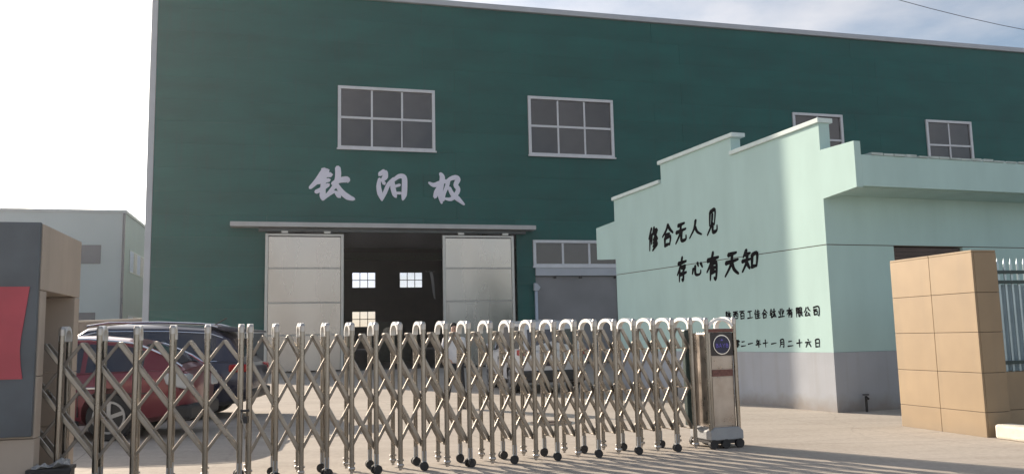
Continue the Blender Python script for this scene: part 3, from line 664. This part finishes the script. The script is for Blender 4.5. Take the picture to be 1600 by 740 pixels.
# arch band joining front and rear posts
ab = MB(); N = 12
ring = []
for i in range(N + 1):
    t = math.pi * i / N
    y = GT / 2 - (GT / 2) * math.cos(t) ; z = GZ - .115 + .135 * math.sin(t) ** .75
    ring.append((y, z))
vs = []
for (y, z) in ring:
    cy_, cz_ = GT / 2, GZ - .16
    dx, dz = y - cy_, z - cz_; l = math.hypot(dx, dz); ux, uz = dx / l, dz / l
    for (ox, w) in ((-.028, 0), (.028, 0), (.028, .036), (-.028, .036)):
        vs.append((ox, y - ux * w, z - uz * w))
fs = []
for i in range(N):
    for j in range(4): fs.append((4 * i + j, 4 * i + (j + 1) % 4, 4 * i + 4 + (j + 1) % 4, 4 * i + 4 + j))
fs += [(0, 1, 2, 3), (4 * N + 3, 4 * N + 2, 4 * N + 1, 4 * N)]
ab.add(vs, fs)
ARCH = ab.mesh('arch', M_arch, True)
try: ARCH.set_sharp_from_angle(angle=R(50))
except Exception: pass

def gate(root, s_start, sp, n, ztop, hp, wheels, barw=.042):
    """posts at s_start+i*sp; lattice bars of 5 half cells"""
    for i in range(n):
        s = s_start + i * sp
        w = wheels(i)
        for y in (0, GT):
            inst('post', (POSTW if w else POST) if y == 0 else (RPOSTW if w else RPOST), root, (s, y, 0))
            if y == 0: inst('post_cap', CAP, root, (s, y, 0))
            if w:
                inst('wheel_fork', CASTER, root, (s, y, 0)); inst('wheel', WHEEL, root, (s, y, 0), (0, 0, random.uniform(-.5, .5)))
            else: inst('post_foot', FOOT, root, (s, y, 0))
        inst('arch', ARCH, root, (s, 0, 0))
    smin, smax = s_start, s_start + (n - 1) * sp
    riv = MB()
    for sgn, yy, bw_, nm in ((1, .065, barw, 'lattice_bar'), (-1, .115, barw * .74, 'lattice_bar'), (1, .28, barw * .95, 'lattice_bar')):
        for k in range(-3, n + 3):
            s0 = s_start + (k + .5) * sp; z0 = ztop
            s1 = s0 + sgn * 2.5 * sp; z1 = ztop - 5 * hp
            a, b = sorted(((smin - s0) / (s1 - s0), (smax - s0) / (s1 - s0)))
            lo, hi = max(0., a), min(1., b)
            if hi - lo < .05: continue
            A = (s0 + (s1 - s0) * lo, yy, z0 + (z1 - z0) * lo); B = (s0 + (s1 - s0) * hi, yy, z0 + (z1 - z0) * hi)
            MB().bar(A, B, bw_, .022)\
                .build(nm, M_steel2 if sgn > 0 else M_steel3, root, bevel=.006)
    for i in range(n):
        for j in range(3):
            s = s_start + (i + .5) * sp; z = ztop - 2 * hp * j
            if i < n - 1: riv.cyl((s, .045, z), (s, .32, z), .0085, 6)
            s = s_start + i * sp; z = ztop - hp - 2 * hp * j
            riv.cyl((s, .02, z), (s, GT - .02, z), .0085, 6)
    stuff(riv.build('pivot_rod', M_steel2, root, smooth=True))

g1 = thing('retractable_gate', 'stainless steel retractable lattice gate ending in the badge cabinet beside the mint wall', 'gate', GO, YG)
gate(g1, -2.776, .25, 21, 1.42, .235, lambda i: i % 2 == 1)
g2 = thing('retractable_gate', 'wider stretched steel lattice gate running into the stone sign pillar', 'gate', GO, YG)
gate(g2, -2.861 - .318 * 6, .318, 7, 1.385, .216, lambda i: i % 2 == 0)
# latch and chain where they meet
lt = thing('chain_lock', 'small dark chain and padlock tying the two lattice gates together', 'lock', GO + Matrix.Rotation(YG, 3, 'Z') @ Vector((-2.818, -.045, .60)), YG)
MB().cyl((-.04, 0, .1), (.04, 0, .1), .012, 8).build('shackle', M_blackplastic, lt, smooth=True)
MB().box(-.022, .022, -.012, .012, -.02, .045).build('padlock', M_blackplastic, lt, bevel=.004)
MB().tube([(-.03, 0, .09), (-.035, -.02, .03), (-.01, -.02, -.05), (.012, -.015, -.10), (0, -.01, -.17)], .007, 6).build('chain', M_steel, lt, smooth=True)

# drive cabinet
cb = thing('gate_drive_cabinet', 'stainless gate drive cabinet with round blue badge at the gate end', 'gate motor cabinet', GO + Matrix.Rotation(YG, 3, 'Z') @ Vector((2.44, 0, 0)), YG)
CWD = .385
for y in (0, GT):
    for s in (0, CWD): inst('post', POST, cb, (s, y, 0)); inst('post_cap', CAP, cb, (s, y, 0))
inst('arch', ARCH, cb, (0, 0, 0)); inst('arch', ARCH, cb, (CWD, 0, 0))
a2 = MB()
pts = [(.03 + (CWD - .06) * i / 10, -.0, GZ - .10 + .09 * math.sin(math.pi * i / 10) ** .6) for i in range(11)]
for p, q in zip(pts[:-1], pts[1:]): a2.bar(p, q, .03, .04)
a2.build('top_arch', M_arch, cb)
MB().box(.03, CWD - .03, .005, GT - .01, .07, 1.36).build('housing', M_cabinet, cb, bevel=.008)
MB().box(.0, CWD, -.014, .02, 1.362, 1.405).build('top_bar', M_strip, cb, bevel=.004)
MB().box(.035, CWD - .035, -.012, .004, 1.085, 1.355).build('badge_box', M_cabdark, cb, bevel=.003)
MB().cyl((CWD / 2, -.013, 1.215), (CWD / 2, -.022, 1.215), .118, 32).build('badge_ring', M_chrome, cb, smooth=True)
bd = MB().cyl((CWD / 2, -.0225, 1.215), (CWD / 2, -.0265, 1.215), .106, 32).build('badge', M_badge, cb, smooth=True)
LAT = {'B': "12,6 12,94;12,6 70,12 74,40 14,48;14,50 84,56 84,88 12,94", 'A': "46,4 8,96;50,4 90,96;24,66 76,66", 'Y': "8,6 50,52;92,6 50,52;50,50 50,96", 'T': "8,10 92,10;50,10 50,96", 'E': "16,6 16,94;16,8 86,8;16,50 74,50;16,92 88,92"}
for i, ch in enumerate("BAYB"):
    mb = MB(); cx0 = CWD / 2 + (i - 1.5) * .046
    for k, st in enumerate(strokes(LAT[ch])):
        ribbon(mb, st, 17, -.0285 - k * .0004, -.0268, lambda x, y, d: (cx0 + (x - 50) / 100 * .036, d, 1.205 + (50 - y) / 100 * .046), taper=(1, 1))
    mb.build('badge_letter', M_badgetxt, bd)
MB().prism([(CWD / 2 - .018, 1.262), (CWD / 2 + .018, 1.262), (CWD / 2, 1.285)], 'y', -.0285, -.0267).build('badge_mark', M_badgetxt, bd)
MB().box(.05, CWD - .05, -.008, .004, .84, .92).build('plate_strip', M_strip, cb, bevel=.002)
MB().box(.05, CWD - .05, -.004, .0048, .93, 1.078).build('face_sheet', M_cabinet, cb, bevel=.003)
MB().box(.05, CWD - .05, -.004, .0048, .26, .83).build('face_sheet', M_cabinet, cb, bevel=.003)
MB().box(.0, .03, -.03, .0, .2, 1.36).box(CWD - .03, CWD, -.03, .0, .2, 1.36).build('edge_strip', M_steel, cb, bevel=.004)
MB().prism([(-.03, .10), (-.03, .20), (.02, .245), (CWD - .02, .245), (CWD + .03, .20), (CWD + .03, .10)], 'y', -.05, GT + .03).build('skirt', M_skirt, cb, bevel=.012)
for s in (.0, .17, .36):
    w = MB().cyl((s, -.055, .055), (s, -.01, .055), .055, 18).cyl((s, GT - .03, .055), (s, GT + .02, .055), .055, 18).build('wheel', M_rubber, cb, smooth=True)
MB().box(-.01, CWD + .01, -.02, GT, .055, .10).build('undertray', M_blackplastic, cb)
# controller post (dark box behind the first lattice next to the cabinet)
MB().box(-.12, -.045, .30, .38, .25, 1.40).build('control_column', M_fence, cb, bevel=.01)

# black box with newspapers at the left gate post
bx = thing('black_crate', 'black plastic crate with crumpled newspaper on top at the foot of the sign pillar', 'crate', (-4.13, 7.56, 0), YG)
MB().box(-.17, .17, -.12, .13, 0, .30).build('crate_body', M_blackplastic, bx, bevel=.01)
MB().box(-.18, .18, -.13, .14, .27, .302).build('crate_rim', M_blackplastic, bx, bevel=.004)
pp = tag(MB().add([(0, 0, 0)], []).build('newspaper', M_paper), 'crumpled newspaper lying on the black crate', 'newspaper')
bm = bmesh.new(); bmesh.ops.create_grid(bm, x_segments=9, y_segments=7, size=.5)
for v in bm.verts:
    v.co.x *= .30; v.co.y *= .22; v.co.z = abs(random.gauss(0, .018)) + (.045 if v.co.x > .03 else .0) * random.random()
bm.to_mesh(pp.data); bm.free(); pp.data.materials.clear(); pp.data.materials.append(M_paper)
pp.location = (-4.13, 7.555, .304); pp.rotation_euler = (0, 0, .5)
sm = pp.modifiers.new('solid', 'SOLIDIFY'); sm.thickness = .002

mh = thing('manhole_cover', 'round dark iron manhole cover in the sunlit yard behind the gate', 'manhole cover', (.55, 13.4, 0))
MB().cyl((0, 0, -.02), (0, 0, .006), .40, 32).build('rim', M_plinth, mh, smooth=False)
MB().cyl((0, 0, .0065), (0, 0, .014), .33, 32).build('cover', M_brown, mh)
MB().box(-.05, .05, -.015, .015, .0145, .022).build('lifting_bar', M_blackplastic, mh)
# ================================================================== CARS
CFG = {}
def lerp_tab(tab, x):
    for (a, b) in zip(tab[:-1], tab[1:]):
        if x <= b[0]:
            t = (x - a[0]) / (b[0] - a[0]); t = max(0, min(1, t)); return tuple(p + (q - p) * t for p, q in zip(a[1:], b[1:]))
    return tab[-1][1:]
def bool_cut(o, cutter):
    md = o.modifiers.new('cut', 'BOOLEAN'); md.object = cutter; md.operation = 'DIFFERENCE'; md.solver = 'EXACT'
    dg = bpy.context.evaluated_depsgraph_get(); dg.update()
    me = bpy.data.meshes.new_from_object(o.evaluated_get(dg)); o.modifiers.clear(); old = o.data; o.data = me
    bpy.data.objects.remove(cutter)
def car(root, paint, L_, W_, body, cab, wx, wr, roofrail=False, trim=True, spoiler=False, front_sign=1):
    """body: stations (x, zbottom, zbelt, halfwidth, crown) ; cab: outline side (x, z) of greenhouse lower & upper"""
    mb = MB(); rings = []
    xs = sorted(set([b[0] for b in body] + [body[0][0] + (body[-1][0] - body[0][0]) * i / 36 for i in range(37)]))
    for x in xs:
        zb, zt, hw, cr_ = lerp_tab(body, x)
        h = zt - zb
        half = [(0, zb), (hw * .80, zb), (hw * .94, zb + h * .10), (hw, zb + h * .38), (hw * .995, zb + h * .62), (hw * .965, zb + h * .82), (hw * .93, zt - h * .04), (hw * .86, zt), (hw * .45, zt + cr_ * .8), (0, zt + cr_)]
        rings.append([(x, y, z) for y, z in half] + [(x, -y, z) for y, z in reversed(half[1:-1])])
    n = len(rings[0]); vs = [p for r in rings for p in r]; fs = []
    for i in range(len(rings) - 1):
        for j in range(n): fs.append((i * n + j, i * n + (j + 1) % n, (i + 1) * n + (j + 1) % n, (i + 1) * n + j))
    fs += [tuple(range(n)), tuple(range((len(rings) - 1) * n + n - 1, (len(rings) - 1) * n - 1, -1))]
    mb.add(vs, fs)
    o = mb.build('body', paint, root)
    for x in wx:
        for s in (1, -1):
            c = MB().cyl((x, s * (W_ / 2 - .26), wr + .02), (x, s * (W_ / 2 + .2), wr + .02), wr + .065, 28).build('cutter', M_blackplastic, root)
            bool_cut(o, c)
    auto(o, 40)
    # greenhouse: cab stations (x, zbase, zroof, half_base, half_roof)
    g = MB(); rg = []
    cx = sorted(set([c[0] for c in cab] + [cab[0][0] + (cab[-1][0] - cab[0][0]) * i / 30 for i in range(31)]))
    for x in cx:
        zb, zr, hb, hr = lerp_tab(cab, x)
        rg.append([(x, hb, zb), (x, hb + (hr - hb) * .9, zb + (zr - zb) * .92), (x, hr * .86, zr), (x, 0, zr + .03), (x, -hr * .86, zr), (x, -(hb + (hr - hb) * .9), zb + (zr - zb) * .92), (x, -hb, zb)])
    n = 7; vs = [p for r in rg for p in r]; fs = []
    for i in range(len(rg) - 1):
        for j in range(n): fs.append((i * n + j, i * n + (j + 1) % n, (i + 1) * n + (j + 1) % n, (i + 1) * n + j))
    fs += [tuple(range(n)), tuple(range((len(rg) - 1) * n + n - 1, (len(rg) - 1) * n - 1, -1))]
    g.add(vs, fs); auto(g.build('roof', paint, root), 40)
    # side glass: between stations, inset from base and roof
    def glass_side(x0, x1, s):
        m = MB(); top, bot = [], []
        for i in range(7):
            x = x0 + (x1 - x0) * i / 6; zb, zr, hb, hr = lerp_tab(cab, x)
            def pt(f): 
                f2 = f * .92; return (x, s * (hb + (hr - hb) * .9 * f + .006), zb + (zr - zb) * .92 * f)
            bot.append(pt(.06 if zr - zb > .15 else .2)); top.append(pt(.90))
        vs = bot + top; vs += [(a, b - s * .012, c) for a, b, c in vs]; k = 7
        fs = [(i, i + 1, k + i + 1, k + i) for i in range(k - 1)] + [(2 * k + i, 3 * k + i, 3 * k + i + 1, 2 * k + i + 1) for i in range(k - 1)]
        fs += [(i, 2 * k + i, 2 * k + i + 1, i + 1) for i in range(k - 1)] + [(k + i, k + i + 1, 3 * k + i + 1, 3 * k + i) for i in range(k - 1)]
        m.add(vs, fs).build('side_window', M_carglass, root)
    for (a, b) in CFG['gl']:
        for s in (1, -1): glass_side(a, b, s)
    def screen(xa, xb, name):
        """glass following the sloped cab top between xa and xb"""
        m = MB(); rows_ = []
        for i in range(6):
            x = xa + (xb - xa) * i / 5; zb, zr, hb, hr = lerp_tab(cab, x)
            nrm = .012
            rows_.append([(x, hr * .80, zr + nrm), (x, 0, zr + .035 + nrm), (x, -hr * .80, zr + nrm)])
        vs = [p for r in rows_ for p in r]; vs += [(x, y, z - .008) for x, y, z in vs]; fs = []
        for i in range(5):
            for j in range(2): fs += [(3 * i + j, 3 * i + j + 1, 3 * i + 4 + j, 3 * i + 3 + j)]
        fs += [tuple(18 + q for q in reversed(f)) for f in fs]
        m.add(vs, fs).build(name, M_carglass, root)
    for (a, b, nm) in CFG['sc']: screen(a, b, nm)
    # wheels
    for x in wx:
        for s in (1, -1):
            t = MB(); yo = s * (W_ / 2 - .02); yi = s * (W_ / 2 - .22)
            t.cyl((x, yi, wr), (x, yo - s * .02, wr), wr, 28).cyl((x, yo - s * .02, wr), (x, yo, wr), wr, 28, wr * .93)
            w = t.build('wheel', M_rubber, root, smooth=True)
            r_ = MB(); r_.cyl((x, yo, wr), (x, yo + s * .004, wr), wr * .66, 24); r_.build('rim', M_blackplastic, w, smooth=True)
            sp = MB()
            for k in range(5):
                a = 2 * math.pi * k / 5 + .3
                sp.bar((x, yo + s * .012, wr), (x + math.cos(a) * wr * .64, yo + s * .012, wr + math.sin(a) * wr * .64), .055, .018)
            sp.cyl((x, yo + s * .004, wr), (x, yo + s * .025, wr), wr * .16, 14)
            for k in range(24):
                a, b = 2 * math.pi * k / 24, 2 * math.pi * (k + 1) / 24
                sp.bar((x + math.cos(a) * wr * .65, yo + s * .01, wr + math.sin(a) * wr * .65), (x + math.cos(b) * wr * .65, yo + s * .01, wr + math.sin(b) * wr * .65), .03, .02)
            sp.build('spokes', M_rim, w)
    # sills, door seams, handles
    x0, x1 = min(wx) + wr + .1, max(wx) - wr - .1
    for s in (1, -1):
        MB().box(x0, x1, *sorted((s * (W_ / 2 - .08), s * (W_ / 2 + .005))), body[len(body) // 2][1] + .0, body[len(body) // 2][1] + .10).build('sill', M_blackplastic, root, bevel=.02)
        for xx in CFG['seams']:
            MB().box(xx - .006, xx + .006, *sorted((s * (W_ / 2 - .08), s * (W_ / 2 + .0025))), .35, body[len(body) // 2][2] - .16).build('door_seam', M_blackplastic, root)
            MB().box(xx - .26, xx - .10, *sorted((s * (W_ / 2 - .03), s * (W_ / 2 + .02))), body[len(body) // 2][2] - .20, body[len(body) // 2][2] - .165).build('door_handle', M_chrome, root, bevel=.008)
        if CFG['mx']:
            MB().box(CFG['mx'] - .1, CFG['mx'] + .08, *sorted((s * (W_ / 2 - .02), s * (W_ / 2 + .17))), body[len(body) // 2][2] + .03, body[len(body) // 2][2] + .17).build('wing_mirror', paint, root, bevel=.04)

# dark blue SUV, side view, facing left, tail at right
def suv_tabs():
    body = [(-2.32, .45, .92, .70, 0), (-2.22, .30, 1.00, .86, .01), (-1.9, .24, 1.04, .92, .02), (-1.2, .22, 1.04, .93, .0), (0, .22, 1.02, .93, .0), (.9, .22, 1.00, .93, .02), (1.3, .22, .98, .92, .05), (1.9, .24, .90, .90, .05), (2.2, .28, .78, .82, .03), (2.35, .36, .66, .66, 0)]
    cab = [(-2.20, 1.00, 1.02, .80, .70), (-1.98, 1.00, 1.45, .80, .62), (-1.72, 1.00, 1.64, .80, .62), (-.9, 1.00, 1.71, .82, .64), (0, 1.00, 1.73, .82, .64), (.35, 1.00, 1.69, .82, .64), (1.25, .98, 1.02, .78, .68)]
    return body, cab
suv = thing('parked_car', 'dark blue SUV with silver roof rails parked behind the red car', 'car', (-7.5, 16.0, 0), R(180 + 4)); suv.scale = (1.12, 1, 1)
CFG['gl'] = [(-1.75, -1.05), (-.98, -.02), (.05, .95)]; CFG['sc'] = [(.48, 1.18, 'windscreen'), (-2.16, -1.99, 'rear_window')]; CFG['seams'] = [-1.0, .02, 1.02]; CFG['mx'] = .95
b_, c_ = suv_tabs(); car(suv, M_bluecar, 4.7, 1.86, b_, c_, (-1.38, 1.38), .35)
for s in (1, -1):
    MB().tube([(-1.75, s * .60, 1.66), (-1.5, s * .61, 1.735), (-.8, s * .62, 1.775), (0, s * .62, 1.785), (.35, s * .61, 1.73)], .018, 8).build('roof_rail', M_chrome, suv, smooth=True)
    tr_ = []
    for i in range(14):
        x = -1.85 + 2.95 * i / 13; zb, zr, hb, hr = lerp_tab(c_, x); f = .93
        tr_.append((x, s * (hb + (hr - hb) * .9 * f + .012), zb + (zr - zb) * .92 * f))
    MB().tube(tr_, .013, 6).build('window_trim', M_chrome, suv, smooth=True)
    MB().tube([(-1.8, s * .815, 1.04), (0, s * .835, 1.04), (1.1, s * .80, 1.03)], .011, 6).build('belt_trim', M_chrome, suv, smooth=True)
MB().prism([(-2.32, 1.56), (-2.30, 1.60), (-1.70, 1.70), (-1.6, 1.66), (-1.9, 1.58)], 'y', -.60, .60).build('spoiler', M_bluecar, suv, bevel=.015)
for s in (1, -1):
    MB().box(-2.30, -2.0, *sorted((s * .55, s * .90)), .84, .98).build('taillight', M_taillight, suv, bevel=.03)
MB().box(-2.36, -2.2, -.78, .78, .34, .52).build('rear_bumper', M_blackplastic, suv, bevel=.04)
MB().cyl((-1.55, 0, 1.72), (-1.75, 0, 1.85), .012, 6).build('aerial', M_blackplastic, suv)

# red hatchback in front of it, also facing left, tail at right
body = [(-2.40, .44, .92, .66, 0), (-2.28, .30, .99, .80, 0), (-1.9, .24, 1.0, .87, 0), (-1.0, .22, .98, .90, 0), (0, .20, .96, .90, 0), (.8, .20, .94, .90, .02), (1.2, .20, .91, .89, .06), (1.8, .22, .81, .86, .06), (2.12, .26, .68, .78, .03), (2.26, .34, .56, .60, 0)]
cab = [(-2.32, .97, .99, .74, .62), (-2.0, .97, 1.22, .77, .60), (-1.55, .96, 1.42, .79, .60), (-.9, .95, 1.49, .80, .61), (0, .94, 1.50, .80, .61), (.25, .94, 1.47, .80, .61), (1.30, .92, .96, .76, .66)]
rc = thing('parked_car', 'red hatchback parked nearest behind the left gate section beside the stone pillar', 'car', (-7.28, 12.97, 0), R(180 + 5))
CFG['gl'] = [(-1.75, -.95), (-.88, .02), (.10, 1.0)]; CFG['sc'] = [(.36, 1.22, 'windscreen'), (-2.22, -1.70, 'rear_window')]; CFG['seams'] = [-.9, .06, 1.0]; CFG['mx'] = .85
car(rc, M_redcar, 4.65, 1.80, body, cab, (-1.34, 1.36), .335)
for s in (1, -1):
    MB().prism([(1.72, .70), (2.12, .60), (2.17, .66), (2.0, .74), (1.66, .80)], 'y', *sorted((s * .62, s * .86))).build('headlight', M_lamp, rc, bevel=.02)
    MB().prism([(-2.42, .70), (-2.40, .93), (-2.05, .95), (-2.12, .78)], 'y', *sorted((s * .50, s * .875))).build('taillight', M_lamp, rc, bevel=.025)
    tr_ = []
    for i in range(16):
        x = -2.28 + 3.4 * i / 15; zb, zr, hb, hr = lerp_tab(cab, x); tr_.append((x, s * (hb + (hr - hb) * .84 + .012), zb + (zr - zb) * .92 + .02))
    MB().tube(tr_, .016, 6).build('roof_edge_highlight', M_chrome, rc, smooth=True)  # chrome tube stands in for the highlight along the roof edge
MB().box(-2.46, -2.2, -.80, .80, .26, .48).build('rear_bumper', M_blackplastic, rc, bevel=.05)
MB().box(2.0, 2.29, -.55, .55, .28, .48).build('grille', M_blackplastic, rc, bevel=.03)
for s in (1, -1): MB().box(-1.9, 1.9, *sorted((s * .893, s * .902)), .66, .675).build('side_moulding', M_blackplastic, rc)

# white van-like SUV seen from the rear quarter
vb = [(-2.15, .45, .98, .74, 0), (-2.08, .30, 1.05, .84, 0), (-1.7, .24, 1.07, .88, 0), (-.8, .22, 1.06, .88, 0), (.3, .22, 1.04, .88, 0), (1.0, .22, 1.02, .88, .03), (1.7, .24, .92, .85, .05), (2.05, .3, .75, .76, .03), (2.15, .38, .62, .62, 0)]
vc = [(-2.12, 1.04, 1.06, .78, .72), (-2.02, 1.04, 1.55, .78, .66), (-1.85, 1.04, 1.72, .78, .66), (-1.0, 1.03, 1.77, .80, .68), (.2, 1.02, 1.76, .80, .68), (.5, 1.02, 1.71, .80, .68), (1.2, 1.0, 1.04, .76, .68)]
wv = thing('parked_car', 'white boxy car parked in the yard before the grey roller shutter', 'car', (.42, 22.4, 0), R(104))
CFG['gl'] = [(-1.80, -1.0), (-.92, .0), (.08, .95)]; CFG['sc'] = [(.6, 1.15, 'windscreen')]; CFG['seams'] = [-.95, .04, 1.0]; CFG['mx'] = .9
car(wv, M_whitecar, 4.3, 1.76, vb, vc, (-1.25, 1.3), .33)
MB().prism([(-2.115, 1.08), (-2.095, 1.08), (-2.02, 1.53), (-2.04, 1.54)], 'y', -.62, .62).build('rear_window', M_carglass, wv)
MB().box(-2.20, -2.0, -.80, .80, .28, .56).build('rear_bumper', M_blackplastic, wv, bevel=.05)
MB().box(-2.165, -2.15, -.26, .26, .66, .78).build('number_plate', M_bluecar, wv)
for s in (1, -1): MB().box(-2.16, -1.95, *sorted((s * .66, s * .87)), .92, 1.06).build('taillight', M_taillight, wv, bevel=.02)
wv_g = None

# ================================================================== PERSON
pr = thing('person', 'person in white jacket and dark trousers walking in the yard behind the gate', 'person', (-1.20, 16.7, 0), R(25)); pr.scale = (.96,) * 3
def skin(name, verts, edges, radii, m, parent, lv=2, root=0):
    me = bpy.data.meshes.new(name); me.from_pydata(verts, edges, []); o = bpy.data.objects.new(name, me); C.objects.link(o)
    me.materials.append(m)
    sk = o.modifiers.new('skin', 'SKIN'); sk.use_smooth_shade = True
    for i, r in enumerate(radii):
        me.skin_vertices[0].data[i].radius = r if isinstance(r, tuple) else (r, r); me.skin_vertices[0].data[i].use_root = (i == root)
    ss = o.modifiers.new('sub', 'SUBSURF'); ss.levels = lv; ss.render_levels = lv
    dg = bpy.context.evaluated_depsgraph_get(); dg.update()
    nm = bpy.data.meshes.new_from_object(o.evaluated_get(dg)); o.modifiers.clear(); o.data = nm; o.parent = parent
    nm.polygons.foreach_set('use_smooth', [True] * len(nm.polygons))
    return o
# facing -y locally (towards the gate)
V = [(0, 0, .93), (0, 0, 1.15), (0, .01, 1.36), (0, 0, 1.46), (0, -.01, 1.53), (0, -.015, 1.62), (0, -.01, 1.69)]
rad = [(.15, .11), (.14, .10), (.16, .10), (.07, .07), (.062, .065), (.078, .095), (.06, .07)]
E_ = [(0, 1), (1, 2), (2, 3), (3, 4), (4, 5), (5, 6)]
def chain(start, pts, rr):
    k = start
    for p, r in zip(pts, rr): V.append(p); rad.append(r); E_.append((k, len(V) - 1)); k = len(V) - 1
    return k
for s, fy, ky in ((1, -.18, -.12), (-1, .20, .06)):
    an = chain(0, [(s * .10, 0, .86), (s * .11, ky, .48), (s * .11, fy, .09)], [.095, .06, .042]); chain(an, [(s * .12, fy - .15, .035)], [.035])
for s, ey, hy in ((1, .06, -.08), (-1, -.03, -.20)):
    w_ = chain(2, [(s * .19, .01, 1.38), (s * .25, ey, 1.10), (s * .26, hy, .86)], [.06, .042, .03])
    p_ = chain(w_, [(s * .262, hy - .015, .81)], [(.018, .038)])
    for q in range(4): chain(p_, [(s * .262 + s * .002, hy - .045 + q * .02, .765 - (.008 if q in (1, 2) else 0)), (s * .258, hy - .052 + q * .02, .725 - (.012 if q in (1, 2) else 0))], [.009, .008])
    chain(w_, [(s * .255, hy - .055, .82), (s * .25, hy - .075, .785)], [.011, .009])
skin('body', V, E_, rad, M_skin, pr, 1)
skin('jacket', [(0, 0, .84), (0, 0, 1.15), (0, .01, 1.36), (0, 0, 1.46), (.19, .01, 1.385), (.25, .06, 1.10), (.26, -.06, .885), (-.19, .01, 1.385), (-.25, -.03, 1.10), (-.26, -.18, .885)],
     [(0, 1), (1, 2), (2, 3), (2, 4), (4, 5), (5, 6), (2, 7), (7, 8), (8, 9)], [(.19, .14), (.175, .13), (.18, .12), (.085, .085), .082, .066, .05, .082, .066, .05], M_jacket, pr, 2)
skin('trousers', [(0, 0, .92), (.10, 0, .84), (.11, -.12, .48), (.11, -.18, .11), (-.10, 0, .84), (-.11, .06, .48), (-.11, .20, .11)],
     [(0, 1), (1, 2), (2, 3), (0, 4), (4, 5), (5, 6)], [(.165, .125), .11, .078, .062, .11, .078, .062], M_trouser, pr, 2)
for s, fy in ((1, -.18), (-1, .20)):
    skin('shoe', [(s * .11, fy + .04, .04), (s * .115, fy - .08, .038), (s * .12, fy - .19, .03)], [(0, 1), (1, 2)], [.042, .044, .028], M_shoe, pr, 2)
skin('hair', [(0, .03, 1.58), (0, .035, 1.66), (0, .0, 1.715), (0, -.045, 1.705)], [(0, 1), (1, 2), (2, 3)], [(.075, .05), (.082, .075), (.07, .06), .04], M_hair, pr, 2)
fcx = MB()
for s in (1, -1): fcx.cyl((s * .03, -.098, 1.625), (s * .03, -.11, 1.625), .011, 8)
fcx.build('eye', M_hair, pr)
MB().prism([(-.10, 1.64), (-.135, 1.59), (-.10, 1.58)], 'x', -.012, .012).build('nose', M_skin, pr, bevel=.003)
MB().box(-.022, .022, -.108, -.098, 1.555, 1.562).build('mouth', M_taillight, pr)

# ================================================================== OVERHEAD CABLE
pts = []
A, B = Vector((14.857, 30, 13.617)), Vector((21.24, 33, 13.496))
for i in range(25):
    t = -3 + 7 * i / 24; p = A.lerp(B, t); p.z += .22 * (t - .5) ** 2 - .10; pts.append(p)
tag(MB().tube(pts, .012, 6).build('overhead_cable', M_cable), 'thin dark cable crossing the sky above the right end of the green hall', 'cable')

# ================================================================== HAZE FOR GLARE
hz = MB().box(-120, 110, -8, 190, -1, 24).build('glare_haze', M_dark)  # thin haze volume, added mostly for the veiling glare at left
hm = bpy.data.materials.new('glare_haze_air'); hm.use_nodes = True; hn = hm.node_tree.nodes; hn.clear()
ho = hn.new('ShaderNodeOutputMaterial'); hv = hn.new('ShaderNodeVolumePrincipled')
hv.inputs['Density'].default_value = .00045; hv.inputs['Anisotropy'].default_value = .55; hv.inputs['Color'].default_value = (.92, .95, 1, 1)
hm.node_tree.links.new(hv.outputs[0], ho.inputs['Volume']); hz.data.materials[0] = hm
stuff(hz)
